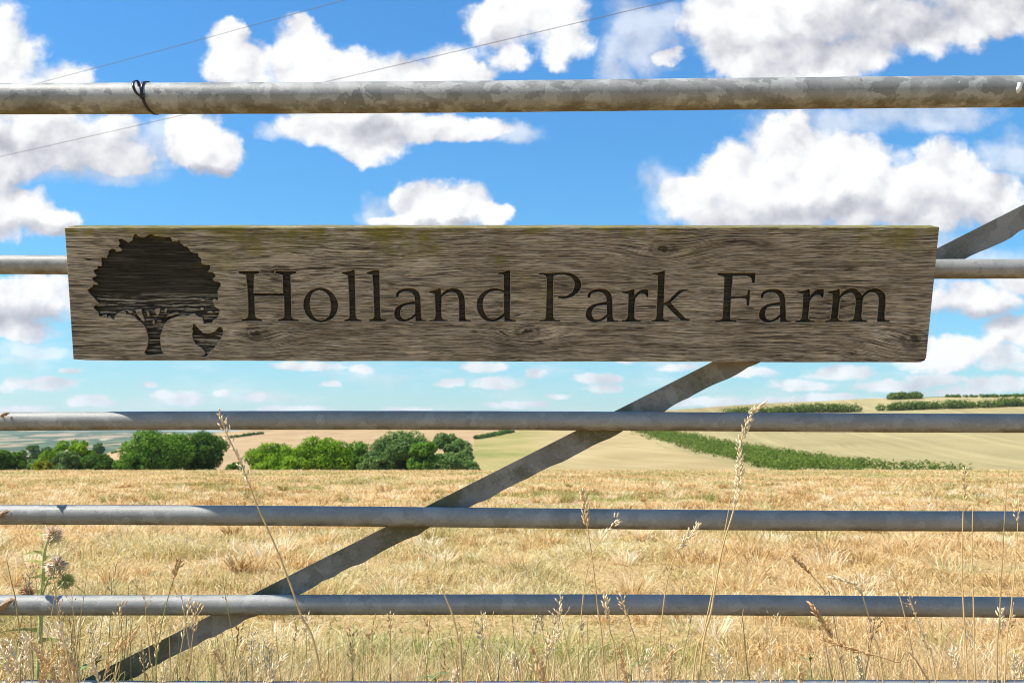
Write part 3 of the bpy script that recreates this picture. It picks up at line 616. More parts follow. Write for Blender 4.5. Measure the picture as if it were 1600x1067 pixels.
    moss = t.mix(na, (.17, .16, .015), (.33, .28, .05))
    topf = t.rng(t.xyz(t.new('ShaderNodeTexCoord').outputs['Normal'])[1], .6, .9)
    am = t.m('MAXIMUM', am, t.m('MULTIPLY', topf, .5))
    if dark:
        # stained recess, with bare wood showing where the grain stands proud
        st_ = t.mix(.89 if dark == 'letter' else .945, col, (.009, .0075, .005))
        bandm = t.m('MULTIPLY', t.rng(v, .030, .012), t.rng(v, -.1, -.02)) if dark == 'emblem' else None
        dust = t.rng(t.noise(co, 900, 3, .6), .66, .76)
        col = t.mix(t.m('MULTIPLY', dust, .30), st_, (.22, .20, .14))
        if dark == 'emblem':
            ub, vb = buv(245, 485)
            fi = t.rng(grain(28, 520, 3), .52, .62)
            zone = t.m('MULTIPLY', t.rng(v, vb + .030, vb + .010), t.rng(v, vb - .080, vb - .06))
            col = t.mix(t.m('MULTIPLY', t.rng(grain(12, 420, 3), .54, .64), .16), col, (.30, .27, .22))
            col = t.mix(t.m('MULTIPLY', t.m('MULTIPLY', fi, zone), .85), col, (.50, .46, .38))
        am = t.m('MULTIPLY', am, .6)
    col = t.mix(t.m('MULTIPLY', am, .85), col, moss)
    finish(t, o, col, .85, 0, t.m('ADD', h, t.m('MULTIPLY', fib, .12)), .0035 if not dark else .0015, spec=.25, strength=.9); return m
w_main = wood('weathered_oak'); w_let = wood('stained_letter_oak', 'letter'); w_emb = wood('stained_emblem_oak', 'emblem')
holes = [L for g_ in LETU for L in g_] + TREEU + HENU
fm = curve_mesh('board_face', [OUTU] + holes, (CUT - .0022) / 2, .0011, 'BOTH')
zs = np.empty(len(fm.vertices) * 3); fm.vertices.foreach_get('co', zs); zs = zs.reshape(-1, 3); zs[:, 2] -= zs[:, 2].max(); fm.vertices.foreach_set('co', zs.ravel())
bm = bmesh.new(); bm.from_mesh(fm)
zmin = min(v_.co.z for v_ in bm.verts)
bmesh.ops.delete(bm, geom=[f_ for f_ in bm.faces if abs(f_.normal.z) > .99 and f_.calc_center_median().z < zmin + 1e-5], context='FACES')
zt_ = max(v_.co.z for v_ in bm.verts); ring_ = [Vector((p[0], p[1])) for p in OUTU]
for f_ in bm.faces:
    cc_ = f_.calc_center_median()
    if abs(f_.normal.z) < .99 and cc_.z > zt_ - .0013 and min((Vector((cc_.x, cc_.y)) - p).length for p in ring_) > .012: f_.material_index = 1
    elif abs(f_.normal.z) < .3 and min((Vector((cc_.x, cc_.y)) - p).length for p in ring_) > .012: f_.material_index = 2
# body of the board behind the carved layer
bv = [bm.verts.new((p[0], p[1], -CUT)) for p in OUTU]; bk = [bm.verts.new((p[0], p[1], -TK)) for p in OUTU]
nO = len(OUTU)
for i in range(nO): bm.faces.new((bv[i], bk[i], bk[(i + 1) % nO], bv[(i + 1) % nO]))
fF = bm.faces.new(bv); fB = bm.faces.new(bk[::-1]); bmesh.ops.triangulate(bm, faces=[fF, fB])
bmesh.ops.recalc_face_normals(bm, faces=bm.faces)
bm.to_mesh(fm); bm.free(); fm.update(); fm.name = 'board'
link('board', fm, w_main, sign); fm.materials.append(plain('painted_rim_highlight', (.29, .235, .165), .85, .5, 500, .2)); fm.materials.append(plain('stained_cut_wall', (.045, .036, .025), .9, .4, 500, .2))  # pale edge slot: lit rim painted into the bevel colour for carving depth
def inset(me, dz):
    me.transform(Matrix.Translation((0, 0, dz))); return me
for g_ in LETU: link('carved_letter', inset(curve_mesh('carved_letter', g_), -CUT + .0004), w_let, sign)
link('carved_tree', inset(curve_mesh('carved_tree', TREEU), -CUT + .0004), w_emb, sign)
link('carved_hen', inset(curve_mesh('carved_hen', HENU), -CUT + .0004), w_emb, sign)

# ------------------------------------------------------------------ cable tie on the top rail
blk = plain('black_nylon', (.018, .018, .02), .32, .3, 200)
ta, tb = rail_line[0]; rt = rail_r[0]; rv = (tb - ta); rv /= np.linalg.norm(rv)
def on_top(px, phi, lift=0.0):   # phi: 0 towards the camera, +90 deg on top
    s = px / 1600.0
    for _ in range(4):
        q = ta + (tb - ta) * s + (rt + lift) * (-GN * math.cos(phi) + np.array((0, 0, 1)) * math.sin(phi)); s += (px - to_px(q)[0]) / 1600
    return q
tie = empty('cable_tie', on_top(222, R(-10), .001)); TO = tuple(tie.location)
tag(tie, 'black plastic cable tie looped round the top rail with a curled loose tail', 'cable tie')
ph = np.linspace(R(-20), R(340), 60)
sx = lambda p: 236 - 15 * math.cos(p + R(10)) + 6 * math.sin(p) * -1
mb = MB(); mb.strip([on_top(sx(p), p, .0012) for p in ph], [tuple(rv)] * 60, .0043, .0012); mb.build('band', blk, tie, org=TO)
hc = on_top(222, R(-12), .003)
nrm = Vector(hc - (ta + (tb - ta) * 222 / 1600)).normalized(); axv = Vector(rv); tg = nrm.cross(axv).normalized()
MB().box(hc, axv * .0036, nrm * .0030, tg * .0036).build('head', blk, tie, smooth=False, org=TO)
def cr(pts, m=8):
    P_ = [np.array(p, float) for p in pts]; out = []
    for i in range(len(P_) - 1):
        a, b = P_[i], P_[i + 1]; ta_ = (b - P_[max(i - 1, 0)]) / 2; tb_ = (P_[min(i + 2, len(P_) - 1)] - a) / 2
        for k in range(m):
            s = k / m; out.append((2*s**3-3*s**2+1)*a + (s**3-2*s**2+s)*ta_ + (-2*s**3+3*s**2)*b + (s**3-s**2)*tb_)
    return out + [P_[-1]]
dh = hc[1]
tail = cr([at_depth(222, 152, dh - .002), at_depth(213.5, 146, dh - .009), at_depth(208.5, 136, dh - .012), at_depth(208.5, 129, dh - .006), at_depth(212.5, 126, dh + .004), at_depth(216, 129, dh + .008), at_depth(217, 135, dh + .006)])
MB().strip(tail, [(.9, .35, .25)] * len(tail), .0040, .0011).build('tail', blk, tie, org=TO)

# dried white streak at the right end of the top rail
wm = plain('chalky_white', (.75, .74, .70), .8, .15, 200)
sp_ = cr([on_top(1588, R(62), .0006), on_top(1592, R(40), .0006), on_top(1594, R(15), .0006), on_top(1592, R(-5), .0006), on_top(1590, R(-22), .0006)], 6)
o_ = MB().strip(sp_, [tuple(rv)] * len(sp_), [.004, .006] + [.0075] * (len(sp_) - 7) + [.006, .005, .004, .003, .001], .0008).build('dried_splash', wm, None)
tag(o_, 'dried white bird splash running down the right end of the top rail', 'splash')
# small spider web on the middle rail
web = MB(); a3, b3 = rail_line[2]
def on_rail3(px, py): 
    return on_plane(px, py, G0 - GN * (rail_r[2] + .0025), GN)
for k in range(9):
    an = 2 * math.pi * k / 9 + .3; web.tube([on_rail3(501, 656), on_rail3(501 + 8 * math.cos(an), 656 + 9 * math.sin(an))], .00016, 4)
for rr_ in (.3, .5, .7, .88):
    web.tube([on_rail3(501 + 8 * rr_ * math.cos(2*math.pi*k/9 + .3), 656 + 9 * rr_ * math.sin(2*math.pi*k/9 + .3)) for k in range(10)], .00014, 4)
tag(web.build('spider_web', plain('web_silk', (.62, .62, .62), .5, .1)), 'tiny pale spider web on the front of the rail under the sign', 'spider web')

# dead leaves caught on the left ends of the rails
deadm = plain('dead_leaf', (.40, .27, .16), .8, .6, 260)
def dead_leaf(px, py, ri, size, label, seed):
    r_ = random.Random(seed); c0 = on_plane(px, py, G0 - GN * (rail_r[ri] + .006), GN); mb = MB(); n = 9; m = 5
    for i in range(n):
        s = i / (n - 1); wd = size * .26 * math.sin(math.pi * min(1, s * .96 + .04)) ** .8 * (1 + .3 * (r_.random() - .5))
        for j in range(m):
            q = (j / (m - 1) - .5) * 2
            mb.v.append(Vector(c0) + Vector(((s - .5) * size * .8 + q * wd * .3, -.007 * math.sin(3 * s) + .008 * q * q + .003 * (r_.random() - .5), q * wd + (s - .5) * size * .45)))
    mb.f = [(i * m + j, i * m + j + 1, i * m + m + j + 1, i * m + m + j) for i in range(n - 1) for j in range(m - 1)]
    tag(mb.build('dead_leaf', deadm, None), label, 'leaf', 'dead leaves stuck on the rails')
dead_leaf(2, 804, 3, .022, 'curled brown dead leaf stuck on the rail above the thistle', 1)
dead_leaf(6, 648, 2, .013, 'small pale dead leaf stuck on the left end of the rail under the sign', 2)
dead_leaf(6, 945, 4, .030, 'long dark dead leaf stuck on the left end of the lowest clear rail', 3)

# ------------------------------------------------------------------ overhead wires
wirem = plain('wire_grey', (.10, .10, .11), .6, .1)
def wire(p, q, da, db, rad, label):
    a = at_depth(*p, da); b = at_depth(*q, db); pts = []
    for s in np.linspace(-1.2, 1.6, 40): pts.append(a + (b - a) * s + np.array((0, 0, -.12 * s * (1 - s))))
    tag(MB().tube(pts, rad, 6).build('overhead_wire', wirem), label, 'wire', 'overhead wires crossing the sky')
wire((0, 146), (540, 0), 46, 36, .011, 'upper overhead wire, crossing only the top left of the sky')
wire((0, 245), (1055, 0), 40, 22, .0085, 'lower overhead wire, crossing the sky behind the top rail')

# ------------------------------------------------------------------ trees, bushes, hedges
def leaf_mat(name, lo, mid, hi, trans=.36):
    m, t, o = material(name); hu = t.attr('hue')
    cc = t.ramp(hu, [(0, lo), (.5, mid), (1, hi)])
    df = t.new('ShaderNodeBsdfDiffuse', {'Color': cc}); tl = t.new('ShaderNodeBsdfTranslucent', {'Color': t.mix(1.0, cc, (1.2, 1.3, .6), 'MULTIPLY')}); ms = t.new('ShaderNodeMixShader', {0: trans})
    t.l.new(df.outputs[0], ms.inputs[1]); t.l.new(tl.outputs[0], ms.inputs[2]); t.l.new(ms.outputs[0], o.inputs[0]); return m
L_BRIGHT = leaf_mat('bright_foliage', (.085, .17, .014), (.18, .30, .022), (.30, .42, .035))
L_MID = leaf_mat('mid_foliage', (.07, .15, .02), (.135, .255, .036), (.23, .35, .055))
L_DARK = leaf_mat('dark_foliage', (.05, .105, .02), (.095, .18, .032), (.165, .26, .048))
L_GREY = leaf_mat('grey_foliage', (.085, .15, .045), (.155, .24, .072), (.25, .335, .115))
L_YEL = leaf_mat('yellow_foliage', (.10, .12, .012), (.22, .23, .02), (.36, .34, .03))
L_HEDGE = leaf_mat('hedge_foliage', (.075, .125, .022), (.135, .19, .035), (.21, .26, .06))
barkm = plain('grey_bark', (.10, .08, .06), .9, .3, 4)
def leaf_cloud(cent, rad, n, size, flat=1.0):
    """cent (k,3), rad (k,3): leaf-sized quads over the clumps, facing outward with scatter"""
    vol = rad.prod(1) ** (2 / 3); k = rng.choice(len(cent), n, p=vol / vol.sum())
    d = rng.normal(size=(n, 3)); d /= np.linalg.norm(d, axis=1)[:, None]
    rr_ = (.72 + .34 * rng.random(n)) [:, None]; p = cent[k] + d * rad[k] * rr_
    nn = d + rng.normal(0, .55, (n, 3)) + np.array((0, 0, .35)); nn /= np.linalg.norm(nn, axis=1)[:, None]
    a = np.cross(nn, rng.normal(size=(n, 3))); a /= np.linalg.norm(a, axis=1)[:, None]; b = np.cross(nn, a)
    s = (size * rng.uniform(.6, 1.35, n))[:, None]
    v = np.stack([p - a * s * .5, p + b * s * .38, p + a * s * .5, p - b * s * .38], 1).reshape(-1, 3)
    hue = np.clip(rng.normal(.45, .2, n) + rng.normal(0, .16, len(cent))[k], 0, 1)
    return v, np.arange(4 * n).reshape(-1, 4), np.repeat(hue, 4)
def tree(name, label, group, px, hw, topy, dep, mat, n=9000, size=.20, cat='tree', clump=(.13, .26), dome=1.0, nclump=60, bot=None, trunk=True):
    sc = dep / F; x0 = (px - 800) * sc * 1.004; zb = float(ground(x0, dep)); zt = at_depth(px, topy, dep)[2]; H = zt - zb; W = hw * sc
    lo = .08 if trunk else .0
    cs = []; rs = []
    while len(cs) < nclump:
        d = rng.normal(size=3); d /= np.linalg.norm(d); r_ = rng.uniform(.35, 1) ** .5
        q = d * r_
        qq = np.array((q[0] * W * .84, q[1] * W * .7, zb + H * (lo + (1 - lo) * (.5 + .5 * q[2] * .86))))
        fr = rng.uniform(*clump)
        qq[:2] += (x0, dep) ; cs.append(qq); rs.append(np.array((1, 1, .82)) * fr * min(W * 1.25, (H * .75 + W * .25)))
    cs = np.array(cs); rs = np.array(rs)
    over = cs[:, 2] + rs[:, 2] * .95 - zt; cs[:, 2] -= np.maximum(over, 0)
    v, q, hue = leaf_cloud(cs, rs, int(n * 1.5), size * 1.08)
    root = empty(name, (x0, dep, zb)); tag(root, label, cat, group)
    off = np.array((x0, dep, zb))
    link('crown', mesh_np('crown', v - off, q, {'hue': hue}), mat, root)
    mb = MB(); top_ = Vector((x0, dep, zb + H * .62)); mb.tube([(x0, dep, zb - .3), (x0 + .05, dep, zb + H * .3), top_], [W * .06 + .05, W * .045 + .04, .04], 8)
    for k in range(7):
        e = cs[rng.integers(len(cs))]; s0 = Vector((x0, dep, zb + H * rng.uniform(.22, .5))); mb.tube([s0, s0.lerp(Vector(e), .5) + Vector((0, 0, .1)), e], [W * .03 + .02, W * .02 + .015, .015], 6)
    mb.build('trunk', barkm, root, org=off)
    return root
GT = 'trees and bushes beyond the crest of the field'
def shrub(*a, **k): return tree(*a, trunk=False, cat='bush', **k)
shrub('hedgerow_bush', 'dark brownish bush at the far left edge beyond the dry field', GT, -14, 36, 690, 96, L_DARK, n=7000)
shrub('hedgerow_bush', 'small green bush right of the leftmost dark bush', GT, 32, 18, 701, 98, L_MID, n=4000)
tree('hedgerow_tree', 'flat topped light green tree rising from the left clump of bushes', GT, 122, 34, 685, 112, L_BRIGHT, n=7000, nclump=40)
shrub('hedgerow_bush', 'light green sloping bush left of the flat topped tree', GT, 86, 26, 702, 108, L_BRIGHT, n=4500)
shrub('hedgerow_bush', 'pale grey green rounded bush in front of the flat topped tree', GT, 110, 27, 704, 98, L_GREY, n=5500)
shrub('hedgerow_bush', 'dark green low bush right of the pale grey green bush', GT, 160, 30, 709, 99, L_DARK, n=6000)
shrub('hedgerow_bush', 'yellow flowering low bush at the foot of the left clump', GT, 76, 17, 719, 95, L_YEL, n=2500)
tree('hedgerow_tree', 'large dark green tree touching the rail, left one of its pair', GT, 250, 60, 668, 100, L_MID, n=14000, nclump=80)
tree('hedgerow_tree', 'dark green tree with shaded right side, right one of its pair', GT, 318, 44, 672, 103, L_DARK, n=11000, nclump=60)
shrub('hedgerow_bush', 'mid green low bush at the left foot of the large dark tree', GT, 212, 26, 706, 96, L_MID, n=4500)
shrub('hedgerow_bush', 'small dark bush in the gap between the big tree and the bright bushes', GT, 372, 18, 722, 101, L_DARK, n=2500)
shrub('hedgerow_bush', 'bright green sloping bush, leftmost of the three bright ones', GT, 432, 52, 691, 104, L_BRIGHT, n=8000)
shrub('hedgerow_bush', 'bright green domed bush, middle and tallest of the three bright ones', GT, 503, 56, 681, 100, L_BRIGHT, n=10000)
shrub('hedgerow_bush', 'green bush behind, between the bright dome and the grey tree', GT, 560, 40, 688, 106, L_MID, n=7000)
shrub('hedgerow_bush', 'low green bush at the left foot of the left grey tree', GT, 588, 28, 703, 98, L_GREY, n=4500)
shrub('hedgerow_bush', 'low bright bush filling the foot of the bright dome', GT, 450, 52, 712, 97, L_BRIGHT, n=6000)
tree('hedgerow_tree', 'grey green tree touching the rail, left of the brace', GT, 630, 52, 673, 101, L_GREY, n=12000, nclump=70)
tree('hedgerow_tree', 'grey green tree with gaps in its crown, rightmost of the tree row', GT, 705, 46, 675, 104, L_GREY, n=8000, nclump=46, clump=(.12, .2))
shrub('hedgerow_bush', 'fresh green upright bush between the two grey trees', GT, 664, 26, 686, 97, L_MID, n=5000)
shrub('hedgerow_bush', 'green bush filling the foot of the rightmost grey tree', GT, 708, 34, 700, 100, L_GREY, n=5500)
shrub('hedgerow_bush', 'small bush at the right foot of the grey tree row', GT, 735, 18, 718, 99, L_GREY, n=2000)
tree('valley_tree', 'dark blue green tree far down in the valley, left of the flat topped tree', 'trees down in the valley', 56, 16, 693, 330, L_DARK, n=4000, size=.6)
tree('valley_tree', 'smaller dark tree down in the valley beside the dark blue green one', 'trees down in the valley', 80, 12, 697, 360, L_DARK, n=3000, size=.6)
tree('valley_tree', 'dark round tree on the valley side right of the flat topped tree', 'trees down in the valley', 160, 9, 692, 420, L_DARK, n=2000, size=.7)
shrub('valley_bush', 'pale green bushes in the valley between the two left clumps', 'trees down in the valley', 62, 18, 716, 150, L_GREY, n=4000, size=.3)

def hedge(name, label, path, hgt, wid, dens, mat, size=.35, group='hedges on the far hillside'):
    """clumps along a line on the hillside"""
    paths = path if isinstance(path[0], list) else [path]; cs = []; rs = []; seg_ = []
    for q_ in paths:
        P_ = [hit(*p) for p in q_]; seg_ += list(zip(P_[:-1], P_[1:]))
    for a, b in seg_:
        L = np.linalg.norm(b - a); n = max(3, int(L * dens * 4))
        for k in range(n):
            s = rng.random(); p = a + (b - a) * s + np.array((rng.normal(0, wid * .3), rng.normal(0, wid * .3), 0))
            hh = hgt * rng.uniform(.65, 1.15); p[2] = float(ground(p[0], p[1])) + hh * .45; cs.append(p); rs.append(np.array((hh * .7, hh * .7, hh * .55)))
    cs = np.array(cs); rs = np.array(rs); off = P_[len(P_) // 2]; v, q, hue = leaf_cloud(cs, rs, min(40000, len(cs) * 70), size)
    o = link(name, mesh_np(name, v - off, q, {'hue': hue}), mat); o.location = off; tag(o, label, 'hedge', group); return o
hedge('hedge', 'broad green hedge belt curving down across the hillside to the field edge', [[(1000,672),(1040,686),(1090,700),(1150,715),(1200,727),(1236,737)], [(1020,672),(1070,685),(1130,698),(1200,710),(1280,722),(1360,732),(1440,738),(1500,740)], [(1150,706),(1210,718),(1280,731),(1340,738)]], 1.7, 5.0, .9, L_HEDGE, .34)
hedge('hedge', 'low hedge on the hillside left of the gap, below the skyline', [(1130,650),(1200,647),(1270,644),(1346,643)], 2.9, 2.0, .55, L_HEDGE, .6)
hedge('hedge', 'long dark hedge on the hillside right of the gap', [(1370,642),(1440,639.5),(1520,637),(1640,633)], 2.9, 2.0, .55, L_HEDGE, .6)
hedge('hedge', 'thin dark hedge on the skyline at the far right', [(1480,621),(1540,620.5),(1640,619.5)], 1.0, 3, .5, L_DARK, .5)
hedge('hedge', 'short dark hedge between brown field and green slope by the tree row', [(744,686),(770,681),(800,675.5)], 1.1, 2.0, 1.0, L_DARK, .4)
hedge('hedge', 'short thin hedge in the middle of the brown field', [(362,684),(392,680),(412,678)], .9, 2.0, .8, L_DARK, .4)
hedge('hedge', 'faint dark hedge line across the left end of the brown field', [(176,708),(205,703),(235,697)], .7, 1.5, .8, L_DARK, .35)
b_ = hedge('hilltop_thicket', 'rounded thicket standing on the skyline mound above the gap', [(1392,624),(1420,622),(1440,623)], 2.6, 3.0, .9, L_HEDGE, .6, None); b_['category'] = 'thicket'

# ------------------------------------------------------------------ tall grasses by the gate
straw = plain('straw_stem', (.62, .43, .19), .7, .3, 60); strawg = plain('green_stem', (.34, .33, .10), .7, .3, 60); brownst = plain('brown_stem', (.44, .29, .13), .75, .3, 60)
seedm = plain('seed_husk', (.72, .50, .24), .8, .35, 250); seedp = plain('pale_husk', (.80, .66, .42), .8, .25, 250); seedb = plain('russet_husk', (.62, .38, .17), .8, .3, 250)
GS = 'dry seed-headed grasses along the gate'
def stalk(tip_path, dep, label, head=('dense', .05), mat=straw, hm=seedm, rad=.0010, ddep=0.0, seed=0, group=GS):
    """tip_path: photo points from the tip down; the stalk goes on to the ground at its depth"""
    r_ = random.Random(seed); n = len(tip_path)
    pts = [at_depth(p[0], p[1], dep + ddep * i / max(1, n - 1)) for i, p in enumerate(tip_path)]
    d = pts[-1] - pts[-2]; d /= max(1e-6, np.linalg.norm(d)); d = d * .5 + np.array((0, 0, -1.0)) * .7; base = pts[-1] + d * (pts[-1][2] / -d[2]) if pts[-1][2] > .01 else pts[-1]
    base[2] = float(ground(base[0], base[1])) - .01
    path = cr(pts + [base], 7); m = len(path); root = empty('grass_stalk', base); tag(root, label, 'grass stalk', group)
    MB().tube(path, [rad * (.45 + .75 * i / m) for i in range(m)], 5).build('stem', mat, root, org=base)
    kind, hl = head
    if kind:
        L = [0]
        for a, b in zip(path[:-1], path[1:]): L.append(L[-1] + np.linalg.norm(b - a))
        mb = MB(); ns = {'dense': int(hl * 900), 'loose': int(hl * 520), 'fine': int(hl * 420), 'fluffy': int(hl * 1500)}[kind]
        for k in range(max(6, ns)):
            s = hl * k / max(6, ns); i = next((j for j in range(m - 1) if L[j + 1] >= s), m - 2)
            f = (s - L[i]) / max(1e-6, L[i + 1] - L[i]); p = Vector(path[i]).lerp(Vector(path[i + 1]), f); tg_ = (Vector(path[i]) - Vector(path[i + 1])).normalized()
            w = Vector((r_.gauss(0, 1), r_.gauss(0, 1), r_.gauss(0, .6))).normalized(); prof = math.sin(math.pi * min(1, .12 + s / hl * .88)) ** .6
            if kind == 'dense': out, ln, rr_ = .0035 * prof * r_.random(), .0075, .0014
            elif kind == 'fluffy': out, ln, rr_ = .005 * prof * r_.random(), .006, .0010
            elif kind == 'loose': out, ln, rr_ = .009 * prof * r_.random() ** 1.5, .0065, .0012
            else: out, ln, rr_ = .016 * prof * r_.random(), .0045, .0008
            e = p + w * out + tg_ * out * .9
            if out > .006: mb.tube([p, e], .00025, 3, False)
            mb.spindle(e, e + (tg_ * .9 + w * .55).normalized() * ln * r_.uniform(.7, 1.25), rr_, 4)
        mb.build('seed_head', hm, root, org=base)
    return root
stalk([(342,647),(352,672),(366,703),(383,741),(402,790),(438,872),(468,955),(502,1062)], 1.27, 'tall golden grass stalk leaning left, its tip on the rail under the sign', ('loose', .098), straw, seedp, .0013, seed=1)
stalk([(1188,632),(1172,650),(1158,690),(1156,735),(1148,790),(1128,860),(1112,950),(1092,1064)], 1.30, 'tallest dense seed head, rising above the rail right of the brace', ('dense', .135), straw, seedp, .0013, seed=2)
stalk([(1146,742),(1138,800),(1118,900),(1100,985),(1082,1064)], 1.31, 'bare stalk close beside the tallest dense seed head', (None, 0), straw, seed=3)
stalk([(911,768),(913,790),(917,820),(925,870),(934,950),(945,1064)], 1.28, 'slim grass stalk with small drooping head before the fourth rail, right of middle', ('dense', .045), straw, seedm, seed=4)
stalk([(964,812),(952,826),(930,858),(915,905),(905,1000),(903,1064)], 1.22, 'soft pale seed head under the fourth rail, right of centre', ('loose', .026), straw, seedp, .0008, seed=5)
stalk([(1090,822),(1068,848),(1048,885),(1035,960),(1030,1064)], 1.2, 'soft pale feathery head just left of the twin stalks', ('fluffy', .038), straw, seedp, .0008, seed=6)
stalk([(1268,945),(1280,965),(1296,992),(1312,1030),(1322,1064)], 1.3, 'thick orange brown seed head leaning left in front of the fifth rail', ('dense', .05), straw, seedb, .0012, seed=7)
stalk([(1506,735),(1507,760),(1505,800),(1503,880),(1506,960),(1512,1064)], 1.3, 'upright stalk with a thin head near the right edge, in front of two rails', ('loose', .04), straw, seedm, seed=8)
stalk([(1520,790),(1519,860),(1521,940),(1524,1064)], 1.29, 'bare upright stalk just right of the thin headed one', (None, 0), straw, seed=9)
stalk([(1577,728),(1571,790),(1566,880),(1562,960),(1558,1064)], 1.31, 'bare upright stalk, second from the right edge', (None, 0), brownst, seed=10)
stalk([(1592,780),(1588,860),(1580,950),(1570,1064)], 1.27, 'rightmost upright stalk, cut by the picture edge beside the rails', ('loose', .03), straw, seed=11)
stalk([(690,918),(698,938),(706,958),(716,1000),(722,1064)], .95, 'short bare stalk standing before the fifth rail, left of centre', (None, 0), straw, rad=.0011, seed=12)
stalk([(280,878),(274,895),(262,935),(250,990),(242,1064)], 1.33, 'dark thin head standing above the fifth rail in the left tangle', ('dense', .025), strawg, seedb, .0009, seed=13)
stalk([(10,872),(18,910),(26,950),(32,1064)], 1.3, 'dark bare stalk at the far left, in front of the fifth rail', (None, 0), brownst, rad=.0010, seed=14)
stalk([(1240,870),(1262,892),(1290,925),(1302,960)], 1.7, 'thin brown head leaning over behind the fifth rail, right side', ('dense', .04), brownst, seedb, .0009, seed=16)
stalk([(1300,900),(1340,918),(1352,945),(1364,990),(1380,1064)], 1.35, 'arching pale stalk in front of the fifth rail right of the orange head', ('dense', .05), straw, seedp, seed=17)
stalk([(1385,870),(1398,905),(1412,955),(1424,1010),(1428,1064)], 1.33, 'bare pale stalk leaning left between the arching stalk and the right edge', (None, 0), straw, seed=18)
stalk([(1420,930),(1432,965),(1448,1010),(1462,1064)], 1.3, 'thin stalk with tiny loose head beside the bare pale one', ('fine', .03), straw, seedm, seed=19)
stalk([(1290,1000),(1340,1016),(1400,1034),(1450,1062)], 1.25, 'long russet head lying almost flat at the lower right', ('dense', .06), brownst, seedb, seed=20)
stalk([(800,1030),(806,1045),(815,1070)], 1.2, 'stubby pale head at the bottom edge, left of the middle', ('fluffy', .03), straw, seedp, seed=21)
stalk([(870,985),(862,1010),(850,1066)], 1.22, 'fluffy pale head at the bottom edge, right of the middle', ('fluffy', .045), straw, seedp, seed=22)
stalk([(876,930),(874,965),(868,1010),(866,1064)], 1.28, 'pale pink seed head in front of the fifth rail at the middle', ('loose', .04), straw, seedp, seed=23)
stalk([(945,935),(948,955),(953,985),(965,1064)], 1.3, 'small white headed stalk before the fifth rail, right of the pale pink one', ('dense', .03), straw, seedp, seed=24)
stalk([(970,930),(976,950),(985,975),(1000,1064)], 1.31, 'second small headed stalk before the fifth rail, beside the white headed one', ('loose', .03), straw, seedm, seed=25)
rs = random.Random(31)
for k in range(74):              # the tangle at the lower left: fine reddish panicles
    x0 = rs.uniform(40, 480) if k < 60 else rs.uniform(480, 760); top_y = rs.uniform(885, 1010) if x0 < 360 else rs.uniform(960, 1040); ln_ = rs.uniform(-30, 30)
    stalk([(x0, top_y), (x0 - ln_ * .25, top_y + 40), (x0 - ln_ * .7, top_y + 110), (x0 - ln_, 1075)], rs.uniform(1.22, 1.75), 'thin stalk in the tangle of fine grasses at the lower left of the gate',
          ('fine' if rs.random() < .6 else 'loose', rs.uniform(.02, .05)) if rs.random() < .75 else (None, 0), rs.choice([straw, straw, strawg, brownst]), rs.choice([seedm, seedp, seedb, seedm]), rs.uniform(.0006, .0009), seed=100 + k, group='fine grasses tangled at the lower left')
for k in range(58):
    x0 = rs.uniform(740, 1640); top_y = rs.uniform(935, 1045); ln_ = rs.uniform(-45, 45)
    stalk([(x0, top_y), (x0 - ln_ * .25, top_y + 40), (x0 - ln_ * .7, top_y + 110), (x0 - ln_, 1090)], rs.uniform(1.2, 1.8), 'dry stalk among the short grasses at the foot of the gate on the right half',
          (rs.choice(['loose', 'dense', 'fine']), rs.uniform(.02, .05)) if rs.random() < .55 else (None, 0), rs.choice([straw, straw, strawg]), rs.choice([seedm, seedp, seedp]), rs.uniform(.0007, .0010), seed=300 + k, group='dry stalks at the foot of the gate on the right')
for k in range(34):              # soft heads filling the lower left corner and the bottom edge
    x0 = rs.uniform(-10, 230) if k < 20 else rs.uniform(230, 1250); top_y = rs.uniform(975, 1050) if k < 20 else rs.uniform(1010, 1056); ln_ = rs.uniform(-60, 60)
    stalk([(x0, top_y), (x0 - ln_ * .35, top_y + 30), (x0 - ln_ * .8, top_y + 90), (x0 - ln_, 1100)], rs.uniform(1.05, 1.35), 'soft blond seed head low along the bottom edge in front of the gate',
          (rs.choice(['fluffy', 'dense', 'fluffy']), rs.uniform(.025, .05)), straw, rs.choice([seedm, seedp]), rs.uniform(.0007, .0010), seed=500 + k, group='soft blond seed heads along the bottom edge')
# long loose blades around the gate foot
n = 32000
x = rng.uniform(-1.1, 1.1, n); y = rng.uniform(1.15, 2.6, n); tall = fbm(x * 2.2 + 5, y * 2.2, 3)
h = np.interp(y, [1.15, 1.5, 2.0, 2.6], [.44, .38, .29, .17]) * np.minimum(rng.beta(3, 2, n) * (.62 + .75 * tall), 1.02) + .02
gme2 = blades(x, y, h, rng.uniform(.0012, .0028, n), np.abs(rng.normal(.4, .5, n)), np.clip(rng.beta(2, 1.5, n), 0, 1), (rng.random(n) < .7) * rng.uniform(.6, 1, n) * (fbm(x * 3, y * 3, 2) > .42), 'long_grass')
tag(link('long_grass', gme2, gmat), kind='stuff')

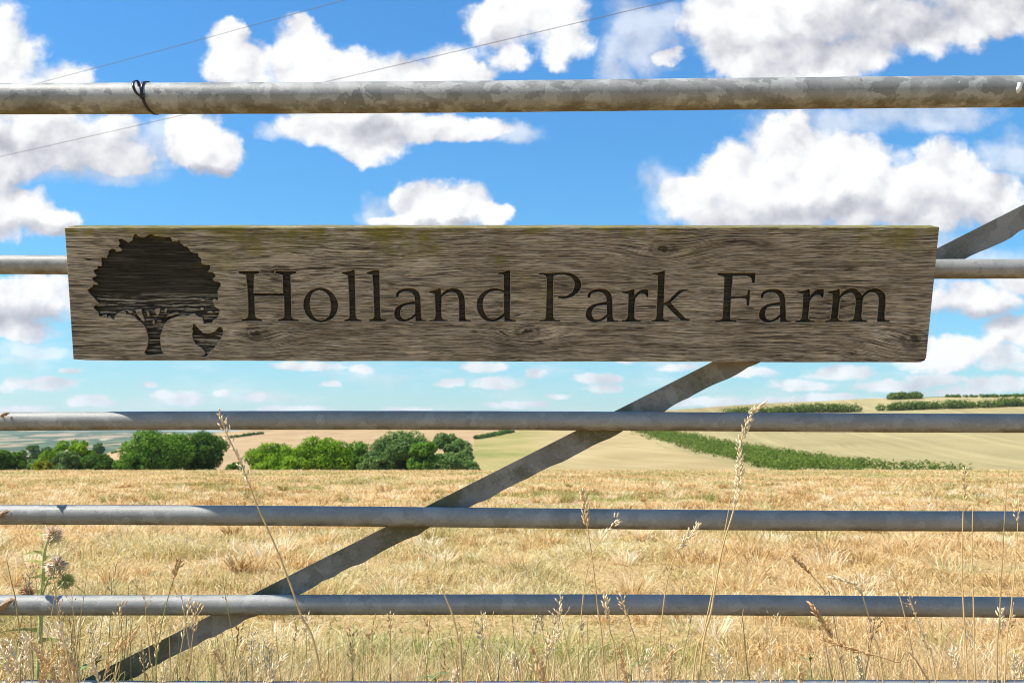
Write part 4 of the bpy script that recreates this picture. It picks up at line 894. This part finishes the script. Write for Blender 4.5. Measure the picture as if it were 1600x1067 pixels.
# ------------------------------------------------------------------ thistle
thg = plain('thistle_green', (.56, .58, .22), .7, .35, 120); thl = plain('thistle_leaf', (.66, .64, .20), .7, .35, 90); fluff = plain('thistle_down', (.95, .76, .58), .9, .3, 200); fl2 = plain('thistle_brown', (.62, .36, .20), .9, .35, 200); thd = plain('thistle_bud', (.60, .56, .26), .8, .35, 200)
TD = 1.62
def tp(px, py, d=0): return at_depth(px, py, TD + d)
base = tp(60, 1200); base[2] = float(ground(base[0], base[1]))
th = empty('thistle', base); tag(th, 'spiny thistle with fluffy seeding heads behind the rails at the left', 'thistle')
mb = MB(); main = cr([base, tp(60, 1060), tp(64, 960), tp(67, 900), tp(70, 860), tp(78, 838)], 8); mb.tube(main, [.005 - .003 * i / len(main) for i in range(len(main))], 8)
side = cr([tp(66, 930), tp(78, 900, -.01), tp(92, 895, -.01), tp(102, 905, -.01)], 6); mb.tube(side, .0018, 6)
side2 = cr([tp(68, 880), tp(78, 875, -.02), tp(84, 872, -.02)], 6); mb.tube(side2, .0018, 6)
side3 = cr([tp(64, 950), tp(52, 935, .01), tp(42, 928, .01)], 6); mb.tube(side3, .0015, 6)
mb.build('stem', thg, th, org=base)
r_ = random.Random(5)
for (px, py, dx, dy, L) in [(66,925,-1,.2,.04),(67,905,1,.3,.032),(68,880,-1,.35,.035),(70,862,-1.2,.1,.045),(74,850,1,.5,.03),(64,950,1,.3,.045),(62,985,-1,.3,.06),(62,1000,1,.2,.06),(72,842,-.8,.6,.03),(66,915,1,.5,.02),(68,895,-1,.5,.022),(69,872,1,.6,.02),(65,940,-1,.4,.024),(66,900,-1,.1,.02),(69,866,-1,.6,.02),(100,905,.8,-.3,.04),(98,908,-.6,-.5,.035)]:
    mb = MB(); p0 = Vector(tp(px, py)); d = Vector((dx, r_.uniform(-.5, .3), dy)).normalized(); sdir = d.cross(Vector((0, 1, 0))).normalized(); pts = [p0 + d * L * s + Vector((0, 0, -.25 * L * s * s)) for s in np.linspace(0, 1, 9)]
    mb.strip(pts, tuple(sdir), [.008 * (1 - s) * (1.0 if i % 2 else .45) + .0006 for i, s in enumerate(np.linspace(0, 1, 9))]); mb.build('leaf', thl, th, smooth=False, org=base)
for (px, py, rad, mt, mt2) in [(84,836,.0115,fluff,fl2),(88,884,.0130,fluff,fl2),(103,908,.0105,thd,thd),(42,926,.009,fl2,fl2)]:
    c0 = Vector(tp(px, py, -.02)); mb = MB(); mb.tube([c0 + Vector((0, 0, -rad)), c0 + Vector((0, 0, -rad * .6)), c0, c0 + Vector((0, 0, rad * .5))], [rad * .3, rad * .75, rad * .7, rad * .35], 10)
    hd = mb.build('flower_head', thd, th, org=base); f1 = MB(); f2 = MB()
    for k in range(330):
        d = Vector((r_.gauss(0, 1), r_.gauss(0, 1), r_.gauss(.55, .8))).normalized(); (f1 if k % 5 else f2).tube([c0 + d * rad * .45, c0 + d * rad * r_.uniform(.9, 1.6) + Vector((0, 0, -.002))], [.0009, .0003], 3, False)
    if mt is not thd: f1.build('down', mt, hd, org=base); f2.build('withered_florets', mt2, hd, org=base)
    else: f1.build('spines', thl, hd, org=base)
# a few low leafy weeds in the grass
weedm = plain('weed_leaf', (.13, .20, .06), .7, .3, 80)
for (px, py, d, label) in [(150,1030,1.5,'leafy green weed low at the left under the fifth rail'),(35,985,1.7,'broad leaved weed at the lower left below the thistle'),(1265,1020,1.75,'star shaped green weed in the dry grass at the lower right'),(985,1035,1.6,'green weed tuft near the bottom, right of the middle'),(680,1050,1.6,'green weed tuft near the bottom, left of the middle')]:
    p = at_depth(px, py, d); b0 = p.copy(); b0[2] = float(ground(p[0], p[1])); rt_ = empty('weed', b0); tag(rt_, label, 'weed', 'low green weeds in the grass')
    MB().tube(cr([b0, (b0 + p) / 2 + (.006, 0, 0), p], 5), .0012, 5).build('stem', strawg, rt_, org=b0); mb = MB()
    for k in range(16):
        an = r_.uniform(0, 6.28); h0 = Vector(b0).lerp(Vector(p), r_.uniform(.35, 1)); dd = Vector((math.cos(an), math.sin(an), r_.uniform(-.1, .8))).normalized(); L = r_.uniform(.018, .045)
        sdir = dd.cross(Vector((0, 0, 1))).normalized(); mb.strip([h0 + dd * L * s + Vector((0, 0, -.3 * L * s * s)) for s in (0, .25, .5, .75, 1)], tuple(sdir), [.002, .007, .009, .006, .0006])
    mb.build('foliage', weedm, rt_, smooth=False, org=b0)
